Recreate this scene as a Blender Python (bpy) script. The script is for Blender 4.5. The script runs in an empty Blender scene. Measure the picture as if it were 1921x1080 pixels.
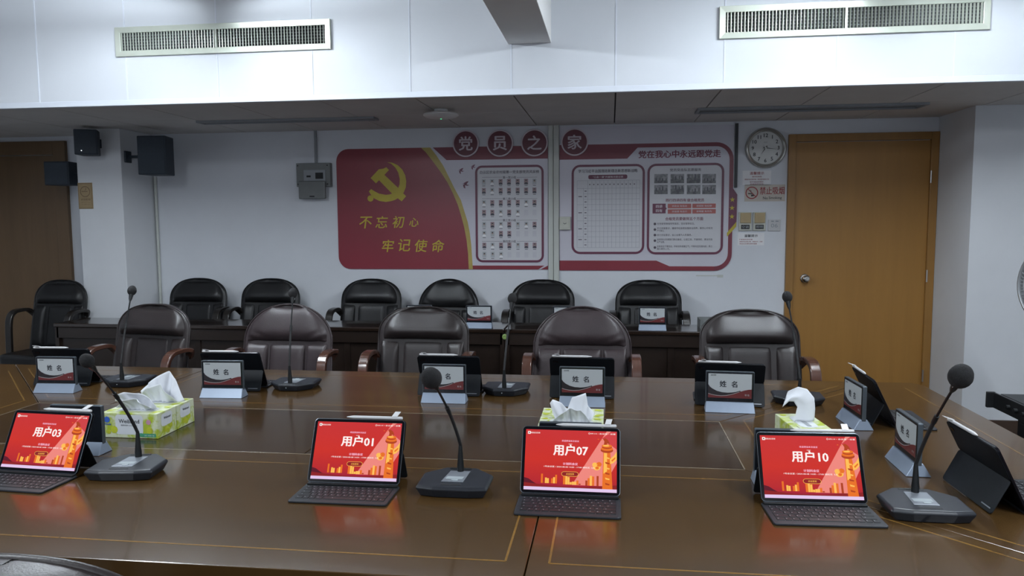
import bpy, bmesh, math, random
from mathutils import Matrix, Vector
random.seed(7)
C = bpy.context.scene.collection
PI = math.pi

# ---------------------------------------------------------------- camera, world, lights, exposure
cam_d = bpy.data.cameras.new('camera'); cam = bpy.data.objects.new('camera', cam_d); C.objects.link(cam)
CAMPOS = Vector((0, 0, 1.475))
pitch, yaw, roll = 0.088568, 0.129777, -0.0057828
cy, sy, cp, sp = math.cos(yaw), math.sin(yaw), math.cos(pitch), math.sin(pitch)
F = Vector((-sy*cp, cy*cp, -sp)); RT = Vector((cy, sy, 0)); UP = RT.cross(F)
cr, sr = math.cos(roll), math.sin(roll)
RT, UP = RT*cr + UP*sr, UP*cr - RT*sr
cam.matrix_world = Matrix(((RT.x, UP.x, -F.x, CAMPOS.x), (RT.y, UP.y, -F.y, CAMPOS.y), (RT.z, UP.z, -F.z, CAMPOS.z), (0, 0, 0, 1)))
cam_d.sensor_width = 36; cam_d.lens = 1416.43/1921*36; cam_d.clip_start = 0.05
bpy.context.scene.camera = cam
sc = bpy.context.scene
sc.view_settings.view_transform = 'Standard'; sc.view_settings.look = 'None'
sc.view_settings.exposure = 0.0; sc.view_settings.gamma = 1.0; sc.view_settings.use_curve_mapping = False
w = bpy.data.worlds.new('world'); sc.world = w; w.use_nodes = True
w.node_tree.nodes['Background'].inputs[0].default_value = (0.5, 0.55, 0.65, 1)
w.node_tree.nodes['Background'].inputs[1].default_value = 0.05
def lamp(x, y, z, sx, syy, power, col=(0.86, 0.93, 1.0)):
    d = bpy.data.lights.new('ceiling_lamp', 'AREA'); d.shape = 'RECTANGLE'; d.size = sx; d.size_y = syy
    d.energy = power; d.color = col
    o = bpy.data.objects.new('ceiling_lamp', d); C.objects.link(o); o.location = (x, y, z); return o
for X in (-2.4, 1.4):
    for Y, LP in ((0.6, 72), (-2.2, 60)):
        lamp(X, Y, 2.74, 0.14, 1.2, LP)

# ---------------------------------------------------------------- materials
def mat(name, col, rough=0.5, metal=0.0, spec=0.5, coat=0.0, coat_r=0.05, emit=None, estr=1.0, noise=None, bump=None, grain=None, mottle=None, trans=0.0):
    """noise=(scale, amount): value variation; grain=(col2, scale vector, contrast); mottle=(col2, scale, lo, hi); bump=(scale, strength)"""
    m = bpy.data.materials.new(name); m.use_nodes = True
    nt = m.node_tree; b = nt.nodes['Principled BSDF']
    b.inputs['Base Color'].default_value = (*col, 1); b.inputs['Roughness'].default_value = rough
    b.inputs['Metallic'].default_value = metal; b.inputs['Specular IOR Level'].default_value = spec
    b.inputs['Coat Weight'].default_value = coat; b.inputs['Coat Roughness'].default_value = coat_r
    b.inputs['Transmission Weight'].default_value = trans
    if emit:
        b.inputs['Emission Color'].default_value = (*emit, 1); b.inputs['Emission Strength'].default_value = estr
    tc = None
    def coord(scale):
        nonlocal tc
        if tc is None: tc = nt.nodes.new('ShaderNodeTexCoord')
        mp = nt.nodes.new('ShaderNodeMapping'); mp.inputs['Scale'].default_value = scale
        nt.links.new(tc.outputs['Object'], mp.inputs['Vector']); return mp
    def tex(scale, s, detail=4, rgh=0.6, dist=0.0):
        n = nt.nodes.new('ShaderNodeTexNoise'); n.inputs['Scale'].default_value = s; n.inputs['Detail'].default_value = detail
        n.inputs['Roughness'].default_value = rgh; n.inputs['Distortion'].default_value = dist
        nt.links.new(coord(scale).outputs[0], n.inputs['Vector']); return n
    def ramp(src, c1, c2, lo, hi):
        r = nt.nodes.new('ShaderNodeValToRGB'); r.color_ramp.elements[0].position = lo; r.color_ramp.elements[1].position = hi
        r.color_ramp.elements[0].color = (*c1, 1); r.color_ramp.elements[1].color = (*c2, 1)
        nt.links.new(src, r.inputs[0]); return r
    if grain:
        c2, s, con = grain
        n = tex(s, 1.0, 6, 0.65, 0.4)
        r = ramp(n.outputs[0], c2, col, 0.5-con, 0.5+con); nt.links.new(r.outputs[0], b.inputs['Base Color'])
    if mottle:
        c2, s, lo, hi = mottle
        n = tex((1, 1, 1), s, 3, 0.6, 0.6)
        r = ramp(n.outputs[0], col, c2, lo, hi); nt.links.new(r.outputs[0], b.inputs['Base Color'])
    if noise:
        s, a = noise
        n = tex((1, 1, 1), s, 4)
        c1 = tuple(max(0, c*(1-a)) for c in col); c2 = tuple(min(1, c*(1+a)) for c in col)
        r = ramp(n.outputs[0], c1, c2, 0.3, 0.7); nt.links.new(r.outputs[0], b.inputs['Base Color'])
    if bump:
        s, st = bump[:2]
        n = tex(bump[2] if len(bump) > 2 else (1, 1, 1), s, 3)
        bp = nt.nodes.new('ShaderNodeBump'); bp.inputs['Strength'].default_value = st; bp.inputs['Distance'].default_value = 0.002
        nt.links.new(n.outputs[0], bp.inputs['Height']); nt.links.new(bp.outputs[0], b.inputs['Normal'])
    return m
def S(r, g, b):   # sRGB 0-255 to linear
    return tuple(((c/255+0.055)/1.055)**2.4 if c/255 > 0.04045 else c/255/12.92 for c in (r, g, b))
def emi(name, c, k=1.0): return mat(name, (0.01, 0.01, 0.01), 0.06, spec=0.15, emit=S(*c), estr=k)

M = dict(
 wall=mat('painted_wall', (0.64, 0.665, 0.71), 0.75, noise=(2.5, 0.03), bump=(60, 0.08)),
 pier=mat('pier_paint', (0.64, 0.66, 0.69), 0.75, noise=(2.5, 0.03)),
 ceiling=mat('ceiling_tile_white', (0.62, 0.60, 0.58), 0.85, noise=(3, 0.05), bump=(120, 0.15)),
 ceiling_main=mat('main_ceiling_white', (0.70, 0.70, 0.70), 0.9, noise=(3, 0.03)),
 gap=mat('joint_dark', (0.04, 0.04, 0.04), 0.9, noise=(30, 0.1)),
 gap_light=mat('joint_grey', (0.45, 0.47, 0.5), 0.8, noise=(30, 0.1)),
 fascia=mat('fascia_panel_white', (0.66, 0.69, 0.74), 0.5, noise=(2, 0.02)),
 trim=mat('trim_white', (0.72, 0.76, 0.84), 0.45, noise=(9, 0.02)),
 floor=mat('floor_brown_carpet', (0.045, 0.035, 0.03), 0.9, noise=(40, 0.3), bump=(300, 0.4)),
 base=mat('baseboard_brown', (0.05, 0.03, 0.02), 0.4, noise=(9, 0.2)),
 vent=mat('vent_metal', (0.62, 0.66, 0.58), 0.35, metal=0.35, noise=(5, 0.05)),
 vent_shade=mat('duct_shade_dark', (0.02, 0.022, 0.025), 0.8, noise=(9, 0.2)),
 door=mat('door_veneer', (0.34, 0.168, 0.035), 0.42, grain=((0.28, 0.135, 0.027), (14, 14, 1.1), 0.28)),
 doorframe=mat('door_frame_veneer', (0.30, 0.148, 0.033), 0.42, grain=((0.24, 0.118, 0.026), (22, 22, 1.4), 0.28)),
 door_old=mat('dark_door_veneer', (0.16, 0.095, 0.045), 0.35, grain=((0.11, 0.065, 0.03), (10, 10, 0.9), 0.3)),
 chrome=mat('polished_metal', (0.75, 0.72, 0.66), 0.18, metal=1.0, noise=(9, 0.05)),
 steel=mat('brushed_metal', (0.5, 0.5, 0.5), 0.35, metal=1.0, noise=(9, 0.05)),
 black=mat('black_plastic', (0.008, 0.009, 0.010), 0.42, spec=0.3, noise=(20, 0.2)),
 blackm=mat('black_matt', (0.010, 0.010, 0.011), 0.75, noise=(20, 0.2)),
 foam=mat('black_foam', (0.008, 0.008, 0.009), 0.95, bump=(500, 0.9), noise=(100, 0.4)),
 micbase=mat('charcoal_plastic', (0.014, 0.016, 0.021), 0.4, spec=0.3, noise=(30, 0.15)),
 micpanel=mat('silver_label', (0.22, 0.24, 0.27), 0.35, metal=0.4, noise=(20, 0.1)),
 lcd=mat('lcd_grey', (0.32, 0.36, 0.38), 0.3, noise=(20, 0.1)),
 cover=mat('tablet_cover', (0.004, 0.005, 0.007), 0.5, spec=0.12, noise=(60, 0.15), bump=(400, 0.1)),
 cover_lit=mat('tablet_flap_lit_tone', (0.010, 0.012, 0.015), 0.5, spec=0.2, noise=(60, 0.15), bump=(400, 0.1)),  # cover colour lightened: light on the tilted flap is painted in
 kb=mat('keyboard_deck', (0.018, 0.020, 0.024), 0.5, spec=0.25, noise=(60, 0.1)),
 key=mat('keycap', (0.010, 0.011, 0.013), 0.45, spec=0.25, noise=(60, 0.2)),
 keytop=mat('key_legend', (0.4, 0.42, 0.45), 0.5, noise=(60, 0.1)),
 white=mat('white_plastic', (0.50, 0.50, 0.51), 0.3, noise=(20, 0.03)),
 paper=mat('white_paper', (0.78, 0.78, 0.80), 0.7, noise=(20, 0.02)),
 tissue=mat('tissue_paper', (0.62, 0.64, 0.68), 0.9, noise=(20, 0.03)),
 tbox=mat('tissue_box_card', (0.54, 0.58, 0.42), 0.5, mottle=((0.34, 0.42, 0.03), 22, 0.44, 0.60)),
 tboxw=mat('tissue_box_white', (0.56, 0.59, 0.62), 0.5, noise=(20, 0.03)),
 tboxy=mat('tissue_box_yellow', (0.42, 0.46, 0.03), 0.5, noise=(40, 0.2)),
 tboxg=mat('tissue_box_green', (0.05, 0.28, 0.16), 0.5, noise=(40, 0.1)),
 tboxb=mat('tissue_box_blue', (0.03, 0.10, 0.42), 0.5, noise=(40, 0.1)),
 tboxp=mat('tissue_box_pink', (0.42, 0.22, 0.30), 0.5, noise=(40, 0.1)),
 ink=mat('ink_black', (0.02, 0.022, 0.03), 0.5, noise=(40, 0.1)),
 alu=mat('plate_stand_aluminium', (0.24, 0.29, 0.37), 0.36, metal=0.2, spec=0.3, noise=(8, 0.05)),
 npframe=mat('nameplate_rim', (0.10, 0.12, 0.14), 0.3, metal=0.6, noise=(8, 0.05)),
 npbezel=mat('nameplate_bezel', (0.008, 0.010, 0.014), 0.2, noise=(20, 0.2)),
 np_white=mat('nameplate_grey_face', (0.36, 0.385, 0.40), 0.4, spec=0.25, noise=(9, 0.02), emit=S(150, 158, 165), estr=0.05),
 np_red=mat('nameplate_red', (0.12, 0.022, 0.024), 0.35, noise=(9, 0.05)),
 np_blk=mat('nameplate_black', (0.022, 0.018, 0.022), 0.3, noise=(9, 0.1)),
 np_line=mat('nameplate_line', (0.38, 0.36, 0.36), 0.35, noise=(9, 0.02)),
 leather=mat('brown_leather', (0.021, 0.0165, 0.0165), 0.38, spec=0.38, noise=(14, 0.12), bump=(260, 0.22)),
 leather2=mat('plum_leather', (0.034, 0.025, 0.027), 0.42, spec=0.38, noise=(14, 0.12), bump=(200, 0.3)),
 leatherb=mat('black_leather', (0.0095, 0.0095, 0.0105), 0.42, spec=0.35, noise=(14, 0.12), bump=(260, 0.22)),
 armwood=mat('chair_arm_wood', (0.085, 0.036, 0.024), 0.22, coat=0.6, grain=((0.055, 0.024, 0.016), (30, 6, 6), 0.25)),
 armdark=mat('chair_arm_dark', (0.012, 0.010, 0.009), 0.3, noise=(14, 0.2)),
 desk=mat('dark_desk_wood', (0.018, 0.011, 0.008), 0.34, coat=0.1, grain=((0.012, 0.007, 0.005), (3, 14, 14), 0.3)),
 desktop=mat('desk_top_wood', (0.022, 0.013, 0.010), 0.16, coat=0.6, grain=((0.016, 0.010, 0.007), (3, 14, 14), 0.3)),
 wood=mat('table_wood_lengthwise', (0.070, 0.037, 0.011), 0.20, spec=0.42, coat=0.30, coat_r=0.09, grain=((0.042, 0.0225, 0.008), (1.2, 9, 9), 0.26), bump=(5, 0.12, (2.2, 0.7, 1))),
 woodx=mat('table_wood_crosswise', (0.074, 0.039, 0.012), 0.20, spec=0.42, coat=0.30, coat_r=0.09, grain=((0.045, 0.024, 0.009), (9, 1.2, 9), 0.26), bump=(5, 0.12, (2.2, 0.7, 1))),
 woodc=mat('table_wood_center', (0.048, 0.026, 0.010), 0.20, spec=0.42, coat=0.30, coat_r=0.09, grain=((0.027, 0.0155, 0.008), (1.2, 9, 9), 0.26), bump=(5, 0.12, (2.2, 0.7, 1))),
 inlay=mat('table_inlay', (0.18, 0.095, 0.022), 0.2, coat=0.4, noise=(30, 0.15)),
 edge=mat('table_edge_band', (0.20, 0.165, 0.12), 0.2, coat=0.5, noise=(20, 0.1)),
 tdark=mat('table_body', (0.006, 0.005, 0.0045), 0.5, noise=(14, 0.2)),
 speaker=mat('speaker_blue_black', (0.022, 0.034, 0.050), 0.6, noise=(60, 0.1)),
 speakerb=mat('speaker_side_brown', (0.055, 0.040, 0.045), 0.6, noise=(60, 0.1)),
 grey=mat('grey_plastic', (0.155, 0.165, 0.165), 0.5, noise=(14, 0.06)),
 grey2=mat('grey_plastic_light', (0.26, 0.28, 0.30), 0.5, noise=(14, 0.06)),
 ivory=mat('ivory_plastic', (0.52, 0.53, 0.47), 0.45, noise=(14, 0.04)),
 tan=mat('tan_plastic', (0.42, 0.32, 0.17), 0.5, noise=(14, 0.06)),
 pvc=mat('trunking_plastic', (0.50, 0.52, 0.49), 0.5, noise=(9, 0.03)),
 b_red=mat('board_red', (0.215, 0.020, 0.034), 0.35, noise=(3, 0.04)),
 b_maroon=mat('board_maroon', (0.175, 0.022, 0.042), 0.4, noise=(3, 0.04)),
 b_plum=mat('board_plum', (0.125, 0.020, 0.055), 0.4, noise=(3, 0.04)),
 b_disc=mat('disc_maroon', (0.12, 0.022, 0.038), 0.4, noise=(3, 0.04)),
 b_gold=mat('board_gold', (0.46, 0.36, 0.02), 0.4, noise=(8, 0.06)),
 b_ribbon=mat('board_ribbon', (0.34, 0.26, 0.06), 0.4, grain=((0.46, 0.36, 0.09), (3, 3, 6), 0.3)),
 b_white=mat('board_white', (0.56, 0.55, 0.62), 0.45, noise=(3, 0.02)),
 b_card=mat('board_card', (0.58, 0.585, 0.62), 0.45, noise=(3, 0.02)),
 b_line=mat('board_line', (0.27, 0.28, 0.34), 0.5, noise=(3, 0.05)),
 b_salmon=mat('board_salmon', (0.38, 0.095, 0.085), 0.4, noise=(3, 0.04)),
 b_pink=mat('board_pale_letters', (0.55, 0.48, 0.52), 0.4, noise=(3, 0.04)),
 b_ink=mat('board_ink', (0.075, 0.06, 0.085), 0.5, noise=(3, 0.1)),
 b_inkred=mat('board_ink_maroon', (0.17, 0.03, 0.06), 0.5, noise=(3, 0.1)),
 b_strip=mat('board_strip_dark', (0.03, 0.035, 0.04), 0.5, noise=(3, 0.1)),
 ph1=mat('print_photo_dark', (0.06, 0.062, 0.075), 0.4, mottle=((0.15, 0.155, 0.165), 40, 0.42, 0.62)),
 ph2=mat('print_photo_mid', (0.15, 0.155, 0.17), 0.4, mottle=((0.28, 0.28, 0.30), 30, 0.42, 0.6)),
 pt_bg=mat('portrait_backdrop', (0.40, 0.42, 0.45), 0.4, noise=(9, 0.1)),
 pt_bg2=mat('portrait_backdrop_rose', (0.30, 0.20, 0.23), 0.4, noise=(9, 0.1)),
 pt_skin=mat('portrait_face', (0.33, 0.24, 0.21), 0.4, noise=(9, 0.1)),
 pt_dark=mat('portrait_dark_coat', (0.05, 0.05, 0.07), 0.4, noise=(9, 0.2)),
 clockrim=mat('clock_rim', (0.45, 0.44, 0.41), 0.25, metal=0.7, noise=(9, 0.05)),
 clockface=mat('clock_face', (0.60, 0.61, 0.60), 0.5, noise=(9, 0.02)),
 signbg=mat('sign_cream', (0.50, 0.45, 0.40), 0.5, noise=(9, 0.03)),
 signred=mat('sign_red', (0.28, 0.03, 0.035), 0.5, noise=(9, 0.05)),
 plaque=mat('brass_plaque', (0.33, 0.24, 0.13), 0.4, metal=0.3, noise=(20, 0.1)),
 plaqued=mat('brass_plaque_dark', (0.17, 0.11, 0.06), 0.4, metal=0.3, noise=(20, 0.1)),
 rack=mat('rack_black', (0.006, 0.007, 0.008), 0.4, noise=(20, 0.2)),
 cage=mat('fan_grey', (0.22, 0.23, 0.24), 0.35, metal=0.3, noise=(20, 0.1)),
 mesh_l=mat('fan_wire', (0.5, 0.52, 0.54), 0.3, metal=0.6, noise=(20, 0.1)),
 tube_glow=mat('tube_glow', (0.8, 0.8, 0.8), 0.4, emit=(0.86, 0.94, 1.0), estr=185.0),
 matwhite=mat('device_white', (0.72, 0.72, 0.72), 0.4, noise=(9, 0.02)),
 green=mat('led_green', (0, 0.1, 0.03), 0.4, emit=(0.1, 1.0, 0.4), estr=1.2),
 ledw=mat('led_white', (0.1, 0.1, 0.1), 0.4, emit=(0.9, 0.95, 1.0), estr=1.5),
 lock=mat('lock_green', (0.25, 0.38, 0.12), 0.4, metal=0.2, noise=(9, 0.1)),
 bezel=mat('tablet_bezel', (0.004, 0.004, 0.006), 0.12, spec=0.2, noise=(20, 0.2)),
)
# screen picture colours: the tablets' own backlit displays
def screen_mat():
    m = mat('screen_red_backlit', (0.01, 0.01, 0.01), 0.06, spec=0.15); nt = m.node_tree; b = nt.nodes['Principled BSDF']
    tc = nt.nodes.new('ShaderNodeTexCoord'); sp_ = nt.nodes.new('ShaderNodeSeparateXYZ'); nt.links.new(tc.outputs['UV'], sp_.inputs[0])
    r = nt.nodes.new('ShaderNodeValToRGB'); nt.links.new(sp_.outputs[1], r.inputs[0])
    e = r.color_ramp.elements; e[0].position = 0.03; e[0].color = (*S(150, 18, 60), 1); e[1].position = 0.16; e[1].color = (*S(182, 34, 40), 1)
    k = e.new(0.5); k.color = (*S(203, 44, 34), 1); k = e.new(1.0); k.color = (*S(198, 46, 48), 1)
    nt.links.new(r.outputs[0], b.inputs['Emission Color']); b.inputs['Emission Strength'].default_value = 1.0; return m
SM = [screen_mat(), emi('screen_pink', (238, 134, 124)), emi('screen_rose', (206, 62, 66)), emi('screen_gold', (255, 190, 84)), emi('screen_orange', (232, 112, 30)),
      emi('screen_brown', (176, 62, 20)), emi('screen_white', (255, 240, 238)), emi('screen_bar', (226, 200, 236)), emi('screen_dusk', (92, 10, 34)), emi('screen_wine', (140, 26, 30)), emi('screen_lilac', (255, 196, 224))]

# ---------------------------------------------------------------- mesh builder
TEXT = {}
def glyphs(s, bold=0.0):
    k = (s, bold)
    if k not in TEXT:
        c = bpy.data.curves.new('t', 'FONT'); c.body = s; c.resolution_u = 2; c.fill_mode = 'FRONT'
        o = bpy.data.objects.new('t', c); C.objects.link(o)
        me = bpy.data.meshes.new_from_object(o.evaluated_get(bpy.context.evaluated_depsgraph_get()))
        vs = [(v.co.x, v.co.y) for v in me.vertices]; fs = [tuple(p.vertices) for p in me.polygons]
        bpy.data.objects.remove(o); bpy.data.curves.remove(c); bpy.data.meshes.remove(me)
        x0 = min(v[0] for v in vs); x1 = max(v[0] for v in vs); y0 = min(v[1] for v in vs); y1 = max(v[1] for v in vs)
        base = [(x-(x0+x1)/2, y-(y0+y1)/2) for x, y in vs]; allv, allf = list(base), list(fs)
        if bold:     # heavier strokes: the same outline laid down again a stroke's edge away
            for dx, dy in ((bold, 0), (-bold, 0), (0, bold*0.7), (0, -bold*0.7)):
                n0 = len(allv); allv += [(x+dx, y+dy) for x, y in base]; allf += [tuple(i+n0 for i in f) for f in fs]
        TEXT[k] = (allv, allf, x1-x0, y1-y0)
    return TEXT[k]

class MB:
    def __init__(s, T=None): s.v = []; s.f = []; s.m = []; s.uv = {}; s.T = T or Matrix.Identity(4)
    def add(s, vs, fs, m=0, T=None):
        n = len(s.v); T = s.T @ T if T is not None else s.T
        s.v += [T @ Vector(v) for v in vs]; s.f += [tuple(n+i for i in f) for f in fs]; s.m += [m]*len(fs)
    def box(s, c, d, m=0, T=None):
        x, y, z = c; a, b, e = d[0]/2, d[1]/2, d[2]/2
        vs = [(x+i*a, y+j*b, z+k*e) for i in (-1, 1) for j in (-1, 1) for k in (-1, 1)]
        s.add(vs, [(0, 1, 3, 2), (4, 6, 7, 5), (0, 4, 5, 1), (2, 3, 7, 6), (0, 2, 6, 4), (1, 5, 7, 3)], m, T)
    def bx(s, x0, x1, y0, y1, z0, z1, m=0): s.box(((x0+x1)/2, (y0+y1)/2, (z0+z1)/2), (x1-x0, y1-y0, z1-z0), m)
    def poly(s, pts, z, m=0): s.add([(x, y, z) for x, y in pts], [tuple(range(len(pts)))], m)
    def rect(s, x0, x1, y0, y1, z, m=0): s.poly([(x0, y0), (x1, y0), (x1, y1), (x0, y1)], z, m)
    def prism(s, pts, z0, z1, m=0, inset=0.0, T=None):
        a = sum(pts[i][0]*pts[(i+1) % len(pts)][1]-pts[(i+1) % len(pts)][0]*pts[i][1] for i in range(len(pts)))
        if a < 0: pts = pts[::-1]
        n = len(pts); cx = sum(p[0] for p in pts)/n; cyy = sum(p[1] for p in pts)/n
        lo = [(cx+(x-cx)*(1-inset), cyy+(y-cyy)*(1-inset), z0) for x, y in pts]
        s.add(lo+[(x, y, z1) for x, y in pts], [tuple(range(n))[::-1], tuple(range(n, 2*n))]+[(i, (i+1) % n, n+(i+1) % n, n+i) for i in range(n)], m, T)
    def text(s, t, cx, cyy, h=None, m=0, z=0.0, w=None, bold=0.0, shear=0.0):
        vs, fs, W, H = glyphs(t, bold)
        ky = h/H if h else w/W
        kx = w/W if w else ky
        n1 = len(vs)//5 if bold else len(vs)
        s.add([(cx+x*kx+y*ky*shear, cyy+y*ky, z+0.00006*(i//n1)) for i, (x, y) in enumerate(vs)], fs, m)
    def disc(s, cx, cyy, r, z, m=0, n=28, r0=0.0):
        o = [(cx+r*math.cos(2*PI*i/n), cyy+r*math.sin(2*PI*i/n), z) for i in range(n)]
        if r0:
            i_ = [(cx+r0*math.cos(2*PI*i/n), cyy+r0*math.sin(2*PI*i/n), z) for i in range(n)]
            s.add(o+i_, [(i, (i+1) % n, n+(i+1) % n, n+i) for i in range(n)], m)
        else: s.add(o, [tuple(range(n))], m)
    def lathe(s, prof, m=0, n=24, T=None):
        vs = []; fs = []; k = len(prof)
        for i in range(n):
            a = 2*PI*i/n
            vs += [(r*math.cos(a), r*math.sin(a), z) for r, z in prof]
        for i in range(n):
            j = (i+1) % n
            fs += [(i*k+q, j*k+q, j*k+q+1, i*k+q+1) for q in range(k-1)]
        s.add(vs, fs, m, T)
        for q, flip in ((0, True), (k-1, False)):
            if prof[q][0] > 1e-5:
                ring = [(prof[q][0]*math.cos(2*PI*i/n), prof[q][0]*math.sin(2*PI*i/n), prof[q][1]) for i in range(n)]
                s.add(ring[::-1] if flip else ring, [tuple(range(n))], m, T)
    def tube(s, path, rad, m=0, n=10, cap=True, flat=None):
        P = [Vector(p) for p in path]; k = len(P)
        R = rad if isinstance(rad, (list, tuple)) else [rad]*k
        up = Vector((0, 0, 1)); vs = []; fs = []; prev = None
        for i in range(k):
            d = (P[min(i+1, k-1)]-P[max(i-1, 0)]).normalized()
            if prev is None:
                a = d.cross(up if abs(d.z) < 0.95 else Vector((1, 0, 0))).normalized()
            else: a = (prev - d*prev.dot(d)).normalized()
            prev = a; b = d.cross(a)
            fa, fb = flat if flat else (1, 1)
            vs += [P[i] + (a*math.cos(2*PI*j/n)*fa + b*math.sin(2*PI*j/n)*fb)*R[i] for j in range(n)]
        for i in range(k-1):
            for j in range(n): fs.append((i*n+j, i*n+(j+1) % n, (i+1)*n+(j+1) % n, (i+1)*n+j))
        if cap: fs += [tuple(range(n))[::-1], tuple(range((k-1)*n, k*n))]
        s.add(vs, fs, m)
    def grid(s, fn, nu, nv, m=0, close=False):
        vs = [fn(i/nu, j/nv) for j in range(nv+1) for i in range(nu+1)]; q = nu+1
        s.add(vs, [(j*q+i, j*q+i+1, (j+1)*q+i+1, (j+1)*q+i) for j in range(nv) for i in range(nu)], m)
    def build(s, name, mats, parent=None, smooth=None, bevel=0.0, loc=None, rz=0.0, seg=2, solid=0.0, recalc=False):
        me = bpy.data.meshes.new(name); me.from_pydata(s.v, [], s.f)
        for x in (mats if isinstance(mats, (list, tuple)) else [mats]): me.materials.append(x)
        for p, i in zip(me.polygons, s.m): p.material_index = i
        if recalc:
            bm = bmesh.new(); bm.from_mesh(me); bmesh.ops.remove_doubles(bm, verts=bm.verts, dist=1e-6); bmesh.ops.recalc_face_normals(bm, faces=bm.faces); bm.to_mesh(me); bm.free()
        if smooth is not None:
            for p in me.polygons: p.use_smooth = True
            me.set_sharp_from_angle(angle=math.radians(smooth))
        me.update()
        o = bpy.data.objects.new(name, me); C.objects.link(o)
        if solid:
            md = o.modifiers.new('solid', 'SOLIDIFY'); md.thickness = solid; md.offset = 0
        if bevel:
            md = o.modifiers.new('bevel', 'BEVEL'); md.width = bevel; md.segments = seg; md.limit_method = 'ANGLE'; md.angle_limit = math.radians(40); md.harden_normals = False
        if parent is not None: o.parent = parent
        if loc is not None: o.location = loc
        o.rotation_euler[2] = rz
        return o
def tag(o, label=None, cat=None, group=None, kind=None):
    if label: o['label'] = label
    if cat: o['category'] = cat
    if group: o['group'] = group
    if kind: o['kind'] = kind
    return o
def thing(name, label, cat, loc=(0, 0, 0), rz=0.0, group=None):
    o = bpy.data.objects.new(name, None); C.objects.link(o); o.location = loc; o.rotation_euler = (0, 0, rz); o.empty_display_size = 0.05
    return tag(o, label, cat, group)
def copy_tree(o, loc=None, rz=None, label=None, parent=None):
    c = o.copy(); C.objects.link(c)
    if parent is not None: c.parent = parent
    if loc is not None: c.location = loc
    if rz is not None: c.rotation_euler = (0, 0, rz)
    if label: c['label'] = label
    for ch in [x for x in KIDS.get(o.name, [])]: copy_tree(ch, parent=c)
    return c
KIDS = {}
def index_kids():
    KIDS.clear()
    for x in bpy.data.objects:
        if x.parent is not None: KIDS.setdefault(x.parent.name, []).append(x)
def rrect(x0, x1, y0, y1, r, n=6):
    pts = []
    for cx, cyy, a0 in ((x1-r, y1-r, 0), (x0+r, y1-r, 90), (x0+r, y0+r, 180), (x1-r, y0+r, 270)):
        for i in range(n+1):
            a = math.radians(a0+90*i/n); pts.append((cx+r*math.cos(a), cyy+r*math.sin(a)))
    return pts
def at(p, off=0.0): return (p[0], p[1])
def wallT(y): return Matrix(((1, 0, 0, 0), (0, 0, -1, y), (0, 1, 0, 0), (0, 0, 0, 1)))   # (x, z, outward) of a wall facing -Y

# ---------------------------------------------------------------- the room
YB, YF, ZL, ZM = 5.98, 4.424, 2.215, 2.98     # back wall, bulkhead face, low ceiling, main ceiling
XL, XR, YR = -5.6, 4.5, -3.2
b = MB(); b.bx(XL, XR, YR, YB+0.1, -0.1, 0); b.build('floor', M['floor'])['kind'] = 'structure'
b = MB(); b.bx(XL, 2.385, YB, YB+0.12, 0, ZL+0.05); b.build('wall_back', M['wall'])['kind'] = 'structure'
b = MB(); b.bx(2.385, XR, 5.42, YB+0.12, 0, ZL+0.05); b.build('wall_back_right', M['pier'])['kind'] = 'structure'
b = MB(); b.bx(XL-0.12, XL, YR, YB+0.12, 0, ZM+0.1); b.build('wall_left', M['wall'])['kind'] = 'structure'
b = MB(); b.bx(XR, XR+0.12, YR, YB+0.12, 0, ZM+0.1); b.build('wall_right', M['wall'])['kind'] = 'structure'
b = MB(); b.bx(XL, XR, YR-0.12, YR, 0, ZM+0.1); b.build('wall_rear', M['wall'])['kind'] = 'structure'
b = MB(); b.bx(-4.2, -3.82, 5.555, YB, 0, ZL); b.build('wall_pillar', M['pier'], bevel=0.004)['kind'] = 'structure'
b = MB(); b.bx(XL, XR, YR, YF+0.1, ZM, ZM+0.1); b.build('ceiling', M['ceiling_main'])['kind'] = 'structure'
# bulkhead: dark core behind separate white panels
b = MB(); b.bx(XL, XR, YF+0.012, YF+0.1, ZL+0.012, ZM)
bulk = b.build('wall_bulkhead', M['gap_light']); bulk['kind'] = 'structure'
X0 = -0.575
for k in range(-9, 9):
    x0, x1 = max(XL, X0+0.6*k), min(XR, X0+0.6*k+0.6)
    if x1 <= x0: continue
    b = MB(); b.bx(x0+0.0015, x1-0.0015, YF, YF+0.012, ZL+0.022, ZM-0.001)
    b.build('panel', M['fascia'], bulk, bevel=0.0012, seg=1)
for k in range(-8, 9):
    b = MB(); b.bx(X0+0.6*k-0.004, X0+0.6*k+0.004, YF-0.0025, YF+0.001, ZL+0.022, ZM-0.001); b.build('joint_strip', M['trim'], bulk)
b = MB(); b.bx(XL, XR, YF-0.004, YF+0.03, ZL-0.012, ZL+0.022); b.build('trim_1', M['trim'], bevel=0.002)['kind'] = 'structure'
# low ceiling over the back of the room
b = MB(); b.bx(XL, XR, YF+0.03, YB+0.1, ZL+0.012, ZL+0.06)
lowc = b.build('ceiling_low', M['gap']); lowc['kind'] = 'structure'
rows = [YF+0.03, 5.19, 5.79, YB]
for k in range(-9, 9):
    for j in range(3):
        x0, x1 = max(XL, X0+0.6*k), min(XR, X0+0.6*k+0.6)
        y0, y1 = rows[j], rows[j+1]
        if x1-x0 < 0.05: continue
        if x0 >= 2.38 and y1 > 5.42: y1 = 5.42
        if y1 - y0 < 0.05: continue
        b = MB(); b.bx(x0+0.0045, x1-0.0045, y0+(0.002 if j else 0), y1-0.002, ZL, ZL+0.012); b.build('tile', M['ceiling'], lowc)
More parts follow.
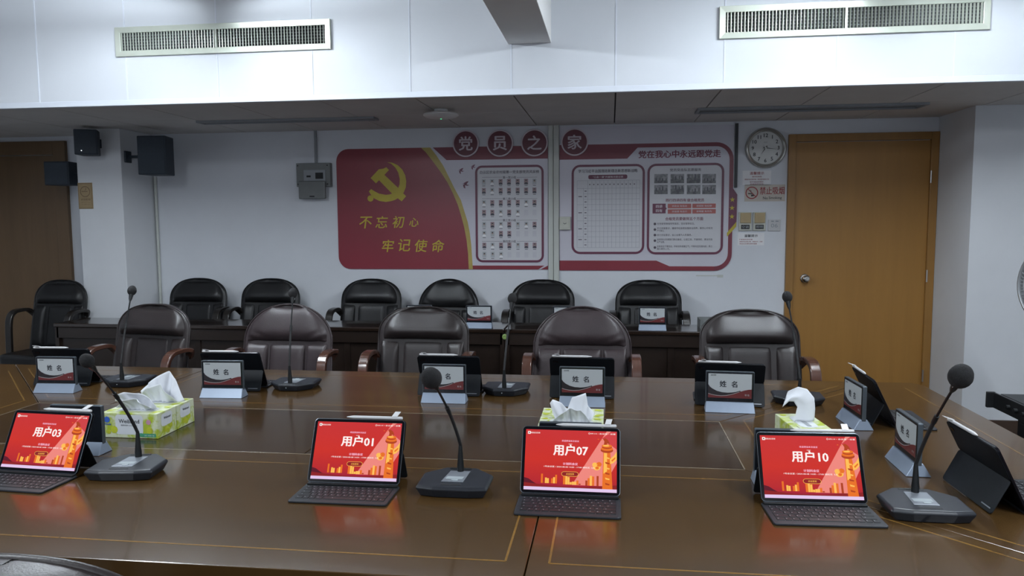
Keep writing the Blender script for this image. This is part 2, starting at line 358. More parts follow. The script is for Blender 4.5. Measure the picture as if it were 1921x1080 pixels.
# beam under the main ceiling, running towards the camera side
b = MB(); b.bx(-0.592, -0.343, YR, YF, 2.49, ZM+0.02); b.build('ceiling_beam', M['ceiling_main'], bevel=0.003)['kind'] = 'structure'
for i, (a, c_, yy) in enumerate(((2.40, XR, 5.42),)):
    b = MB(); b.bx(a, c_, yy-0.012, yy, 0, 0.108); b.build('baseboard_right', M['base'], bevel=0.002)['kind'] = 'structure'
b = MB(); b.bx(-3.8, 1.31, YB-0.012, YB, 0, 0.1); b.build('baseboard_back', M['base'], bevel=0.002)['kind'] = 'structure'

# bare twin-tube lamps hanging just under the main ceiling, above the table
def tube_lamp(label, x, y, z, L):
    t = thing('tube_lamp', label, 'lamp', (x, y, z))
    b = MB(); b.bx(-0.075, 0.075, -L/2-0.02, L/2+0.02, 0.03, 0.075); b.build('lamp_housing', M['trim'], t, bevel=0.004)
    for sx in (-0.045, 0.045): b = MB(); b.tube([(sx, -L/2, 0), (sx, L/2, 0)], 0.013, n=10); b.build('fluorescent_tube', M['tube_glow'], t, smooth=50)
    for sy_ in (-1, 1):
        for sx in (-0.045, 0.045): b = MB(); b.box((sx, sy_*(L/2+0.008), 0.010), (0.03, 0.016, 0.05)); b.build('tube_holder', M['white'], t)
    b = MB(); b.tube([(0, -L/3, 0.07), (0, -L/3, ZM-z)], 0.006, n=6); b.build('hanger', M['steel'], t); b = MB(); b.tube([(0, L/3, 0.07), (0, L/3, ZM-z)], 0.006, n=6); b.build('hanger', M['steel'], t)
tube_lamp('twin fluorescent lamp hanging over the table end beside the dark door', -2.35, 3.30, 2.70, 1.2)
tube_lamp('twin fluorescent lamp hanging over the table end beside the wooden door', 1.42, 3.30, 2.70, 1.2)

# doors
def door(name, x0, x1, ztop, fw, fm, dm, knobx, hingex, y=YB):
    b = MB(); b.bx(x0+fw, x1-fw, y-0.012, y, 0.01, ztop-fw-0.004)
    d = b.build(name, dm); d['kind'] = 'structure'
    for a, c_, z0, z1 in ((x0, x0+fw, 0, ztop), (x1-fw, x1, 0, ztop), (x0+fw, x1-fw, ztop-fw, ztop)):
        b = MB(); b.bx(a, c_, y-0.035, y, z0, z1); b.build('door_frame', fm, d, bevel=0.003)
    if knobx is not None:
        T = Matrix.Translation((knobx, y-0.012, 1.026)) @ Matrix.Rotation(PI/2, 4, 'X')
        b = MB(T); b.lathe([(0.036, 0), (0.036, 0.004), (0.030, 0.010), (0.014, 0.012), (0.013, 0.030), (0.022, 0.036), (0.028, 0.046), (0.027, 0.058), (0.018, 0.066), (0.0, 0.067)], n=28)
        k = b.build('door_knob', M['chrome'], d, smooth=35)
        b = MB(T); b.lathe([(0.010, 0.066), (0.010, 0.069), (0.0, 0.069)], n=16); b.build('keyhole', M['steel'], d, smooth=35)
        for hz in (0.3, 1.05, 1.78):
            b = MB(); b.tube([(hingex, y-0.04, hz-0.045), (hingex, y-0.04, hz+0.045)], 0.006, n=8); b.build('hinge', M['steel'], d, smooth=35)
    return d
door('door_1', 1.322, 2.383, 2.108, 0.055, M['doorframe'], M['door'], 1.468, 2.330)
d2 = door('door_2', -5.58, -4.60, 2.175, 0.115, M['door_old'], M['door_old'], None, None)

# air vents on the bulkhead
def vent(label, x0, x1, z0, z1):
    t = thing('air_vent', label, 'vent', ((x0+x1)/2, YF, z0))
    L, H = x1-x0, z1-z0; fw = 0.034; y = -0.018
    b = MB(); b.bx(-L/2+fw, L/2-fw, -0.003, -0.001, fw, H-fw); b.build('duct_shade', M['vent_shade'], t)  # dark sheet painted as the shade inside the duct; no hole is cut
    fr = MB()
    fr.add([(-L/2, y, 0), (L/2, y, 0), (L/2, y, H), (-L/2, y, H), (-L/2+fw, y+0.004, fw), (L/2-fw, y+0.004, fw), (L/2-fw, y+0.004, H-fw), (-L/2+fw, y+0.004, H-fw),
            (-L/2, 0, 0), (L/2, 0, 0), (L/2, 0, H), (-L/2, 0, H), (-L/2+fw, 0, fw), (L/2-fw, 0, fw), (L/2-fw, 0, H-fw), (-L/2+fw, 0, H-fw)],
           [(0, 1, 5, 4), (1, 2, 6, 5), (2, 3, 7, 6), (3, 0, 4, 7), (1, 0, 8, 9), (2, 1, 9, 10), (3, 2, 10, 11), (0, 3, 11, 8), (4, 5, 13, 12), (5, 6, 14, 13), (6, 7, 15, 14), (7, 4, 12, 15)])
    fr.build('frame', M['vent'], t, bevel=0.0015)
    n = int((L-2*fw)/0.0185); me = None
    for i in range(n):
        x = -L/2+fw+(i+0.5)*(L-2*fw)/n
        if me is None:
            b = MB(); b.box((0, 0, 0), (0.0032, 0.013, H-2*fw)); o = b.build('blade', M['vent'], t); me = o
        else:
            o = me.copy(); C.objects.link(o)
        o.location = (x, -0.0105, H/2); o.rotation_euler[2] = math.radians(16)
    for i in range(5):
        b = MB(); b.bx(-L/2+fw, L/2-fw, -0.0042, -0.0032, fw+(i+0.8)*(H-2*fw)/6-0.0018+0.004, fw+(i+0.8)*(H-2*fw)/6+0.0018+0.004); b.build('rear_blade', M['grey'], t)  # darker grey paints these blades as shaded inside the duct
    for x in (-0.03, ):
        b = MB(); b.bx(x-0.006, x+0.006, -0.019, -0.004, fw, H-fw); b.build('mullion', M['vent'], t)
    return t
vent('long silver air vent on the white bulkhead, above the loudspeakers side', -3.03, -1.652, 2.497, 2.672)
vent('long silver air vent on the white bulkhead, on the clock and door side', 0.592, 1.992, 2.474, 2.650)

# recessed slot fittings in the low ceiling
def slot(label, x0, x1, y0, y1):
    t = thing('ceiling_slot_fitting', label, 'light fitting', ((x0+x1)/2, (y0+y1)/2, ZL))
    L, W = x1-x0, y1-y0
    b = MB(); b.bx(-L/2+0.02, L/2-0.02, -W/2+0.02, W/2-0.02, -0.004, 0); b.build('slot_panel', M['gap'], t)
    for c, d in (((0, -W/2+0.01, -0.008), (L, 0.02, 0.016)), ((0, W/2-0.01, -0.008), (L, 0.02, 0.016)), ((-L/2+0.01, 0, -0.008), (0.02, W-0.04, 0.016)), ((L/2-0.01, 0, -0.008), (0.02, W-0.04, 0.016)), ((0, 0, -0.006), (L-0.04, 0.008, 0.012))):
        b = MB(); b.box(c, d); b.build('rim', M['grey2'], t, bevel=0.002)
slot('dark recessed slot fitting in the low ceiling, near the loudspeakers', -3.0, -1.66, 5.24, 5.36)
slot('dark recessed slot fitting in the low ceiling, above the clock and door', 0.57, 2.02, 5.21, 5.41)
# ceiling access point
t = thing('ceiling_access_point', 'round white ceiling device with a green light under the low ceiling', 'access point', (-1.122, 5.0, ZL))
b = MB(); b.lathe([(0.045, 0), (0.05, -0.02), (0.085, -0.022), (0.115, -0.030), (0.118, -0.040), (0.10, -0.052), (0.05, -0.060), (0, -0.062)], n=36); b.build('housing', M['matwhite'], t, smooth=50)
b = MB(); b.lathe([(0.006, -0.0605), (0.006, -0.0635), (0, -0.064)], n=10); b.build('status_light', M['green'], t)

def gallery_art(u, v):   # print-layout units of the board to wall metres
    return (-1.2857227+0.0011184*u+-0.0000148*v+1.8e-08*u*v+-2.603e-08*u*u, 2.2572828+-0.0000246*u+-0.0010993*v+2.549e-08*u*v+2.483e-10*u*u)
def record_art(u, v):   # print-layout units of the board to wall metres
    return (-0.3555080+0.0010747*u+0.0000007*v+1.639e-08*u*v+-2.426e-08*u*u, 2.2365342+-0.0000235*u+-0.0010775*v+2.433e-08*u*v+2.316e-10*u*u)
# ---------------------------------------------------------------- display boards on the back wall
def flat(T, name, mats, parent, fn):
    b = MB(T); fn(b); return b.build(name, mats, parent)
# left board: red field with emblem and slogan, gold ribbon, member gallery
Yb = YB-0.004
L1 = tag(bpy.data.objects.new('display_board', None), 'wall display board with red field, golden emblem and slogan', 'display board'); C.objects.link(L1)
L1.location = (-1.35, YB, 1.59)
TL = Matrix.Translation((1.35, -YB, -1.59)) @ wallT(YB-0.010)
TLb = Matrix.Translation((1.35, -YB, -1.59)) @ wallT(YB)
xa, xb, za, zb = -2.214, -0.490, 1.090, 2.062
red = rrect(xa, -0.5, za, zb, 0.10, 8)
full = [p for p in red if p[0] < -1.2] ; full = [(xb, zb)] + full + [(xb, za)]
b = MB(TLb); b.prism(full, 0, 0.010); b.build('panel', M['b_white'], L1)
ribbon_in = [(-1.506, 2.077), (-1.468, 2.025), (-1.407, 1.947), (-1.346, 1.864), (-1.296, 1.787), (-1.252, 1.699), (-1.214, 1.610), (-1.184, 1.511), (-1.162, 1.423), (-1.144, 1.323), (-1.133, 1.212), (-1.129, 1.094)]
ribbon_out = [(-1.431, 2.075), (-1.383, 2.001), (-1.328, 1.919), (-1.279, 1.820), (-1.235, 1.731), (-1.187, 1.643), (-1.160, 1.555), (-1.133, 1.467), (-1.117, 1.378), (-1.107, 1.290), (-1.101, 1.190), (-1.096, 1.099)]
ribbon_in[0] = (ribbon_in[0][0], zb); ribbon_out[0] = (ribbon_out[0][0], zb); ribbon_in[-1] = (ribbon_in[-1][0], za); ribbon_out[-1] = (ribbon_out[-1][0], za)
left_edge = [p for p in red if p[0] < -1.9]
b = MB(TL); b.poly(ribbon_in[::-1] + left_edge[:], 0.0008); 
b.build('red_field', M['b_red'], L1)
b = MB(TL)
for i in range(len(ribbon_in)-1): b.poly([ribbon_in[i], ribbon_in[i+1], ribbon_out[i+1], ribbon_out[i]], 0.0012)
b.build('gold_ribbon', M['b_ribbon'], L1)
b = MB(TL); p0 = (-1.299, 1.960); b.poly([(ribbon_out[0][0]+0.02, zb), (p0[0], p0[1]), (xb, p0[1]), (xb, zb)], 0.0010); b.build('header_band', M['b_maroon'], L1)
b = MB(TL); zt = (-0.962, 1.120)[1]; b.poly([(ribbon_out[-1][0], za), ((-0.568, 1.091)[0], za), ((-0.518, 1.121)[0], zt), ((-1.097, 1.120)[0], zt)], 0.0010)
b.poly([((-0.549, 1.091)[0], za), (xb, za), (xb, (-0.491, 1.121)[1])], 0.0010); b.build('footer_band', M['b_red'], L1)
b = MB(TL)   # emblem: hammer, then sickle blade and handle
ham = [(-1.928, 1.827), (-1.858, 1.896), (-1.818, 1.901), (-1.795, 1.912), (-1.773, 1.889), (-1.812, 1.851), (-1.699, 1.744), (-1.636, 1.678), (-1.673, 1.637), (-1.753, 1.701), (-1.858, 1.809), (-1.884, 1.784)]
b.poly(ham, 0.0022)
so = [(-1.787, 1.952), (-1.745, 1.947), (-1.699, 1.926), (-1.663, 1.891), (-1.640, 1.846), (-1.632, 1.797), (-1.637, 1.749), (-1.655, 1.708), (-1.685, 1.675), (-1.725, 1.651), (-1.760, 1.640), (-1.806, 1.634), (-1.858, 1.642), (-1.906, 1.666)]
si = [(-1.787, 1.952), (-1.754, 1.939), (-1.720, 1.908), (-1.697, 1.867), (-1.686, 1.819), (-1.688, 1.775), (-1.701, 1.742), (-1.720, 1.718), (-1.739, 1.706), (-1.751, 1.701), (-1.773, 1.694), (-1.805, 1.691), (-1.862, 1.702), (-1.905, 1.725)]
for i in range(len(so)-1): b.poly([so[i], so[i+1], si[i+1], si[i]], 0.0018)
b.poly([(-1.945, 1.720), (-1.926, 1.739), (-1.902, 1.723), (-1.906, 1.666), (-1.924, 1.686)], 0.0020)
k = (-1.933, 1.663); b.disc(k[0], k[1], 0.025, 0.0024)
b.build('emblem', M['b_gold'], L1)
b = MB(TL)
for ch, p in zip('不忘初心', ((-1.978, 1.469), (-1.842, 1.471), (-1.704, 1.472), (-1.573, 1.469))): b.text(ch, p[0], p[1], h=0.095 if ch != '心' else 0.07, z=0.0022, bold=0.012, shear=0.16)
b.build('slogan_lettering', M['b_gold'], L1); b = MB(TL)
for ch, p in zip('牢记使命', ((-1.795, 1.278), (-1.658, 1.285), (-1.520, 1.279), (-1.379, 1.277))): b.text(ch, p[0], p[1], h=0.098, z=0.0022, bold=0.012, shear=0.16)
b.build('slogan_lettering', M['b_gold'], L1)
def frame(board, T, x0, x1, z0, z1, fmat, r=0.05, wd=0.017):
    o_, i_ = rrect(x0, x1, z0, z1, r), rrect(x0+wd, x1-wd, z0+wd, z1-wd, r-wd)
    n = len(o_); b = MB(T)
    b.add([(x, y, 0.002) for x, y in o_]+[(x, y, 0.005) for x, y in o_]+[(x, y, 0.005) for x, y in i_]+[(x, y, 0.002) for x, y in i_],
          [(i, (i+1) % n, n+(i+1) % n, n+i) for i in range(n)]+[(n+i, n+(i+1) % n, 2*n+(i+1) % n, 2*n+i) for i in range(n)]+[(2*n+i, 2*n+(i+1) % n, 3*n+(i+1) % n, 3*n+i) for i in range(n)])
    b.build('card_frame', fmat, board)
    b = MB(T); b.poly(i_, 0.0015); b.build('card', M['b_card'], board)
f0, f1 = (-1.069, 1.913), (-0.523, 1.146)
frame(L1, TL, f0[0], f1[0], f1[1], f0[1], M['b_plum'], 0.055, 0.017)
b = MB(TL)
p = (-0.795, 1.860); b.text('白云区农业农村局第一党支部党员风采榜', p[0], p[1], z=0.0022, w=0.47, h=0.024, bold=0.02)
b.build('heading_lettering', M['b_ink'], L1)
rules = MB(TL)
for s_, yy in (('第一党小组', 394), ('第二党小组', 548), ('第三党小组', 704), ('第四党小组', 858)):
    b = MB(TL); p = gallery_art(446, yy); b.text(s_, p[0], p[1], h=0.019, z=0.0022, w=0.105, bold=0.02); b.build('heading_lettering', M['b_ink'], L1)
    for u0, u1 in ((248,397), (500,648)):
        q0, q1 = gallery_art(u0, yy), gallery_art(u1, yy); rules.rect(q0[0], q1[0], q0[1]-0.001, q0[1]+0.001, 0.0022)
rules.build('rule_lines', M['b_ink'], L1)
cols = [(-1.000, 1.707)[0], (-0.933, 1.706)[0], (-0.865, 1.706)[0], (-0.798, 1.705)[0], (-0.729, 1.704)[0], (-0.662, 1.703)[0], (-0.596, 1.703)[0]]
rowz = [((-0.802, 1.783)[1], 7), ((-0.802, 1.714)[1], 7), ((-0.803, 1.618)[1], 7), ((-0.803, 1.541)[1], 5), ((-0.804, 1.445)[1], 7), ((-0.804, 1.374)[1], 4), ((-0.805, 1.281)[1], 7), ((-0.805, 1.207)[1], 3)]
def portrait_mesh(v):
    b = MB(wallT(0)); w_, h_ = 0.0155, 0.022
    b.rect(-w_, w_, -h_, h_, 0.0006, 0)
    b.poly([(-w_, -h_), (w_, -h_), (w_*0.85, -h_*0.45), (w_*0.3, -h_*0.2), (-w_*0.3, -h_*0.2), (-w_*0.85, -h_*0.45)], 0.0009, 1)
    b.add([(w_*0.42*math.cos(a*PI/5), h_*0.18+h_*0.38*math.sin(a*PI/5), 0.0012) for a in range(10)], [tuple(range(10))], 2)
    b.add([(w_*0.46*math.cos(a*PI/6), h_*0.30+h_*0.36*math.sin(a*PI/6), 0.0014) for a in range(7)], [tuple(range(7))], 3)
    b.rect(-w_*0.8, w_*0.8, -h_*1.5, -h_*1.32, 0.0006, 3)
    bg = M['pt_bg'] if v % 3 else M['pt_bg2']; coat = M['pt_dark'] if v % 2 else M['pt_bg']
    if not v % 3: coat = M['pt_dark']
    return b.build('portrait', [bg, coat if v != 1 else M['paper'], M['pt_skin'], M['ink']], L1)
pv = [portrait_mesh(v) for v in range(4)]; used = set()
for z, n in rowz:
    for i in range(n):
        v = random.randrange(4)
        if v in used: o = pv[v].copy(); C.objects.link(o)
        else: o = pv[v]; used.add(v)
        o.location = (cols[i]+1.35, -0.0125, z-1.59)
for v in range(4):
    if v not in used: bpy.data.objects.remove(pv[v])
blank = mat('board_blank', (0.53, 0.53, 0.58), 0.5, noise=(9, 0.03))
for r, n in ((3, 5), (5, 4), (7, 3)):
    for i in range(n, 7): x, z = cols[i], rowz[r][0]; empties = MB(TL); empties.rect(x-0.0155, x+0.0155, z-0.022, z+0.022, 0.0019); empties.build('blank_slot', blank, L1)
def bird(b, p, s_):
    x, y = p
    for P_ in ([(-1, .1), (-.3, .35), (.3, .1), (.9, .95), (.35, .9), (-.2, .6)], [(-.3, .35), (.3, .1), (1.1, -.05), (.5, -.25), (-.1, -.1)], [(-.3, .3), (-.1, -.1), (.0, -1), (-.45, -.7), (-.65, -.1)]):
        b.poly([(x+u*s_, y+v*s_) for u, v in P_], 0.0022)
for p, s_ in (((-1.184, 1.873), 0.024), ((-1.086, 1.902), 0.021), ((-1.149, 1.763), 0.030)): b = MB(TL); bird(b, p, s_); b.build('printed_bird', M['b_plum'], L1)
def title_disc(board, T, c, ch):
    b = MB(T); b.prism([(c[0]+0.106*math.cos(2*PI*i/40), c[1]+0.106*math.sin(2*PI*i/40)) for i in range(40)], -0.006, 0.016); o = b.build('title_disc', M['b_pink'], board, bevel=0.001, seg=1)
    b = MB(T); b.disc(c[0], c[1], 0.095, 0.0168, n=40); b.build('disc_face', M['b_disc'], o).matrix_parent_inverse = Matrix.Identity(4)
    b = MB(T); b.text(ch, c[0], c[1], h=0.108, z=0.0176, bold=0.025); b.build('character', M['b_pink'], o)
for p, ch in (((-1.140, 2.087), '党'), ((-0.867, 2.084), '员'), ((-0.594, 2.083), '之')): title_disc(L1, TL, p, ch)

# right board
R1 = tag(bpy.data.objects.new('display_board', None), 'white wall display board with record grid and three gold stars', 'display board'); C.objects.link(R1)
R1.location = (0.26, YB, 1.6)
TR_ = Matrix.Translation((-0.26, -YB, -1.6)) @ wallT(YB-0.010); TRb = Matrix.Translation((-0.26, -YB, -1.6)) @ wallT(YB)
xa, xr = -0.398, (0.925, 1.686)[0]
b = MB(TRb); b.prism([(xa, 2.205), (0.925, 2.19), (0.925, 1.70), (xr, 1.60), (xr, 1.2), (xr-0.03, 1.13), (xr-0.10, 1.085), (xa, 1.085)], 0, 0.010); b.build('panel', M['b_white'], R1)
outer_top = 2.062
hb = (-0.355, 1.949)[1]
b = MB(TR_)
orr = rrect(xa-0.5, xr, 1.083, outer_top, 0.13, 8); irr = rrect(xa-0.5, xr-0.030, 1.083+0.034, outer_top-0.030, 0.10, 8)
oo = [p for p in orr if p[0] > 0.3]; ii = [p for p in irr if p[0] > 0.3]
oo = oo[-9:] + oo[:-9] if oo[0][1] > 1.6 else oo; ii = ii[-9:] + ii[:-9] if ii[0][1] > 1.6 else ii
for i in range(len(oo)-1): b.poly([oo[i], oo[i+1], ii[i+1], ii[i]], 0.0010)
x1, x2 = (0.125, 1.948)[0], (0.204, 2.038)[0]
b.poly([(xa, hb), (x1, hb), (x2, outer_top-0.030), (ii[-1][0], outer_top-0.030), (oo[-1][0], outer_top), (xa, outer_top)], 0.0011)
b.build('border_band', M['b_maroon'], R1)
b = MB(TR_); fz = (-0.030, 1.161)[1]; x1, x2 = (0.355, 1.162)[0], (0.456, 1.113)[0]
b.poly([(xa, 1.083), (oo[0][0], 1.083), (oo[0][0], 1.117), (x2, 1.117), (x1, fz), (xa, fz)], 0.0012); b.build('footer_band', M['b_red'], R1)
b = MB(TR_); b.prism([(0.896, 1.713), (0.921, 1.718), (0.957, 1.665), (0.955, 1.457), (0.903, 1.350)], -0.010, 0.0015); b.build('star_tab', M['b_plum'], R1)
b = MB(TR_); b.poly([(0.885, 1.374), (0.955, 1.460), (0.954, 1.422), (0.887, 1.345)], 0.0022); b.build('gold_stripe', M['b_gold'], R1)
for c in ((0.921, 1.627), (0.920, 1.564), (0.920, 1.498)):
    b = MB(TR_); b.poly([(c[0]+(0.021 if i % 2 == 0 else 0.0085)*math.sin(i*PI/5), c[1]+(0.021 if i % 2 == 0 else 0.0085)*math.cos(i*PI/5)) for i in range(10)], 0.0024); b.build('gold_star', M['b_gold'], R1)
for (u0, v0, u1, v1) in ((48,305,572,950), (597,297,1140,953)):
    p, q_ = record_art(u0, v0), record_art(u1, v1); frame(R1, TR_, p[0], q_[0], q_[1], p[1], M['b_plum'], 0.065, 0.017)
tx = MB(TR_); rd = MB(TR_); pl = MB(TR_)
p = (0.365, 1.979); rd.text('党在我心中', p[0], p[1], h=0.056, w=0.305, z=0.0022, bold=0.03)
p = (0.676, 1.978); rd.text('永远跟党走', p[0], p[1], h=0.056, w=0.305, z=0.0022, bold=0.03)
p = (-0.023, 1.858); tx.text('学习习近平治国理政新理念新思想新战略', p[0], p[1], w=0.455, h=0.026, z=0.0022, bold=0.02)
p0, p1 = (-0.174, 1.828), (0.127, 1.795)
b = MB(TR_); b.poly(rrect(p0[0], p1[0], p1[1], p0[1], 0.012, 4), 0.0020); b.build('title_pill', M['b_plum'], R1)
p = (-0.022, 1.811); pl.text('“三会一课”开展情况登记表', p[0], p[1], w=0.235, h=0.016, z=0.0024, bold=0.01)
p = (0.568, 1.857); tx.text('党员突击队志愿服务', p[0], p[1], w=0.235, h=0.023, z=0.0022, bold=0.015)
p = (0.499, 1.627); rd.text('践行四讲四有', p[0], p[1], w=0.155, h=0.024, z=0.0022, bold=0.02)
p = (0.647, 1.626); rd.text('做合格党员', p[0], p[1], w=0.128, h=0.024, z=0.0022, bold=0.02)
p = (0.563, 1.484); rd.text('合格党员要做到五个方面', p[0], p[1], w=0.285, h=0.025, z=0.0022, bold=0.02)
g = MB(TR_); gx0, gx1 = (-0.260, 1.699)[0], (0.223, 1.694)[0]; gz1 = (-0.033, 1.784)[1]; gz0 = (-0.030, 1.263)[1]
for u in [133, 165] + [165+29.2*i for i in range(1, 13)]:
    x = gx0 + (gx1-gx0)*(u-88)/452; g.rect(x-0.0009, x+0.0009, gz0, gz1 if u != 133 else gz1-0.055, 0.0020)
g.rect(gx0-0.0009, gx0+0.0009, gz0, gz1, 0.002); g.rect(gx1-0.0009, gx1+0.0009, gz0, gz1, 0.002)
rows_ = [0.0, 0.115] + [0.115+0.885*i/11 for i in range(1, 12)]
for i, r in enumerate(rows_):
    z = gz1 - (gz1-gz0)*r; xs = gx0 if i in (0, 1, 4, 7, 10, 12) else gx0+(gx1-gx0)*45/452; g.rect(xs, gx1, z-0.0009, z+0.0009, 0.0020)
for i in range(12):
    x = gx0+(gx1-gx0)*(165+29.2*i+14.6-88)/452; tx.rect(x-0.004, x+0.004, gz1-0.034, gz1-0.026, 0.0022)
for i in range(11):
    z = gz1-(gz1-gz0)*(0.115+0.885*(i+0.5)/11); x = gx0+(gx1-gx0)*61/452; tx.rect(x-0.008, x+0.008, z-0.003, z+0.003, 0.0022)
    if i in (1, 4, 7, 9): x = gx0+(gx1-gx0)*22/452; tx.rect(x-0.014, x+0.014, z-0.003, z+0.003, 0.0022)
g.build('record_grid', M['b_line'], R1)
phs = None
for j, v in enumerate((403, 482)):
    for i, u in enumerate((694, 812, 930, 1042)):
        c = record_art(u, v); b = MB(TR_); b.rect(c[0]-0.051, c[0]+0.051, c[1]-0.035, c[1]+0.035, 0.0020, 1)
        zz = c[1]-0.035+0.02+0.01*((i+j) % 3); b.rect(c[0]-0.051, c[0]+0.051, c[1]-0.035, zz, 0.0024, 0)
        for k in range(4):
            x = c[0]-0.036+0.024*k+0.004*((i*3+k) % 2); hgt = 0.018+0.006*((i+k*j) % 3); b.poly([(x-0.006, zz-0.004), (x+0.006, zz-0.004), (x+0.004, zz+hgt), (x-0.004, zz+hgt)], 0.0027, 0 if (i+k) % 2 else 2)
        b.build('photo', [M['ph1'], M['ph2'], M['pt_dark']], R1)
p0, p1 = (0.322, 1.601), (0.422, 1.526); b = MB(TR_); b.poly([(p0[0], p0[1]), (p1[0], p0[1]), (p1[0], p0[1]-0.028), (p1[0]+0.009, (p0[1]+p1[1])/2), (p1[0], p1[1]+0.028), (p1[0], p1[1]), (p0[0], p1[1])], 0.0020); b.build('plum_block', M['b_plum'], R1)
cx_, cz_ = (p0[0]+p1[0])/2, (p0[1]+p1[1])/2; pl.text('四讲', cx_, cz_+0.0165, h=0.024, z=0.0024, bold=0.03); pl.text('四有', cx_, cz_-0.0165, h=0.024, z=0.0024, bold=0.03)
for u0, v0, u1, v1, s_ in ((743,585,913,617,'讲政治 有信念'), (921,584,1090,615,'讲规矩 有纪律'), (743,625,913,656,'讲道德 有品行'), (921,624,1090,655,'讲奉献 有作为')):
    p0, p1 = record_art(u0, v0), record_art(u1, v1); b = MB(TR_); b.rect(p0[0], p1[0], p1[1], p0[1], 0.0020); b.build('salmon_block', M['b_salmon'], R1)
    pl.text(s_, (p0[0]+p1[0])/2, (p0[1]+p1[1])/2, h=0.015, w=0.115, z=0.0024, bold=0.015)
lines = [(730, '在党爱党增强党性观念，坚定理想信念。', 0.285), (763, '牢记党章意识，遵规守纪自觉加强政治修养，做到心中有党', 0.42), (781, '严于律己。', 0.055), (812, '践行宗旨意识，全心全意为人民服务。', 0.265),
         (845, '发挥带头作用践行群众路线，公道正派，不搞特权，勇当先锋', 0.42), (863, '从严治家。', 0.06), (895, '求真务实干事创业，传承发扬清廉正气，不断攻坚克难向前，勇立', 0.42), (913, '潮头做到上先。', 0.10)]
xt = (0.358, 1.373)[0]
for v, s_, wd in lines: z = record_art(650, v)[1]; tx.text(s_, xt+wd/2, z, w=wd, h=0.0165, z=0.0022, bold=0.005)
for v in (731, 772, 812, 853, 903): p = record_art(650, v); tx.disc(p[0], p[1], 0.010, 0.0022, n=14)
tx.build('small_lettering', M['b_ink'], R1); rd.build('maroon_lettering', M['b_inkred'], R1); pl.build('pale_lettering', M['b_pink'], R1)
title_disc(R1, TR_, (-0.280, 2.082), '家')
b = MB(TRb); b.bx((0.934, 1.791)[0], (0.954, 1.791)[0], (0.936, 1.718)[1], 2.20, 0.0, 0.022); b.build('dark_strip', M['b_strip'], R1)  # dark upright strip beside the board

# trunking between the boards, with its outlet box
b = MB(wallT(YB)); b.bx(-0.486, -0.448, 0.1, ZL, 0, 0.022); o = b.build('cable_trunking', M['pvc'], bevel=0.002); tag(o, 'wide pale plastic trunking strip between the two display boards', 'trunking', 'trunking between the display boards')
b = MB(wallT(YB)); b.bx(-0.444, -0.402, 0.1, ZL, 0, 0.028); o = b.build('cable_trunking', M['pvc'], bevel=0.002); tag(o, 'pale plastic trunking strip touching the outlet box by the record grid', 'trunking', 'trunking between the display boards')
def box_thing(name, label, cat, x0, x1, z0, z1, dep, m, y=YB, bevel=0.003):
    t = thing(name, label, cat, ((x0+x1)/2, y, z0)); w_, h_ = x1-x0, z1-z0
    b = MB(wallT(0)); b.bx(-w_/2, w_/2, 0, h_, 0, dep); b.build('body', m, t, bevel=bevel); return t, w_, h_
t, w_, h_ = box_thing('outlet_box', 'square ivory outlet box on the trunking between the display boards', 'outlet', -0.397, -0.312, 1.404, 1.505, 0.030, M['ivory'], YB-0.0125)
b = MB(wallT(0)); b.bx(-w_*0.40, w_*0.40, h_*0.12, h_*0.88, 0.030, 0.034); b.build('face_plate', M['ivory'], t, bevel=0.002)
b = MB(wallT(0)); b.tube([(-0.012, h_*0.52, 0.0345), (0.0, h_*0.44, 0.0345), (0.012, h_*0.52, 0.0345)], 0.003, n=6); b.build('socket_mark', M['grey'], t)
# conduit and grey splash-proof socket, left
b = MB(); b.tube([(-2.385, YB-0.012, 1.95), (-2.385, YB-0.012, ZL)], 0.011, n=12); o = b.build('conduit_pipe', M['grey2'], smooth=40); tag(o, 'thin grey conduit pipe dropping to the grey splash-proof socket', 'conduit')
t, w_, h_ = box_thing('weatherproof_socket', 'grey splash-proof socket box with its lid hanging open', 'socket', -2.541, -2.253, 1.762, 1.952, 0.05, M['grey'])
b = MB(wallT(0)); b.bx(-w_*0.28, w_*0.36, 0.045, 0.135, 0.05, 0.054); b.build('inner_plate', M['grey2'], t, bevel=0.002)
b = MB(wallT(0)); b.bx(0.02, 0.085, 0.062, 0.112, 0.054, 0.056); b.bx(-0.055, -0.02, 0.075, 0.09, 0.054, 0.056); b.build('socket_openings', M['black'], t)
b = MB(wallT(0)); b.bx(-w_*0.40, w_*0.38, -0.10, 0.045, 0.055, 0.085); b.build('open_lid', M['grey'], t, bevel=0.008)
b = MB(wallT(0)); b.bx(-0.02, 0.02, -0.085, -0.075, 0.085, 0.090); b.build('lid_catch', M['black'], t)
for sx in (-0.13, 0.12):
    for sz in (0.02, 0.17): b = MB(wallT(0)); b.disc(sx, sz, 0.006, 0.0508, n=8); b.build('screw', M['black'], t)
# corner pipe by the pillar
b = MB(); b.tube([(-3.800, YB-0.014, 0.1), (-3.800, YB-0.014, 1.86)], 0.012, n=10); o = b.build('conduit_pipe', M['pvc'], smooth=40); tag(o, 'thin white pipe in the corner beside the pillar', 'conduit')

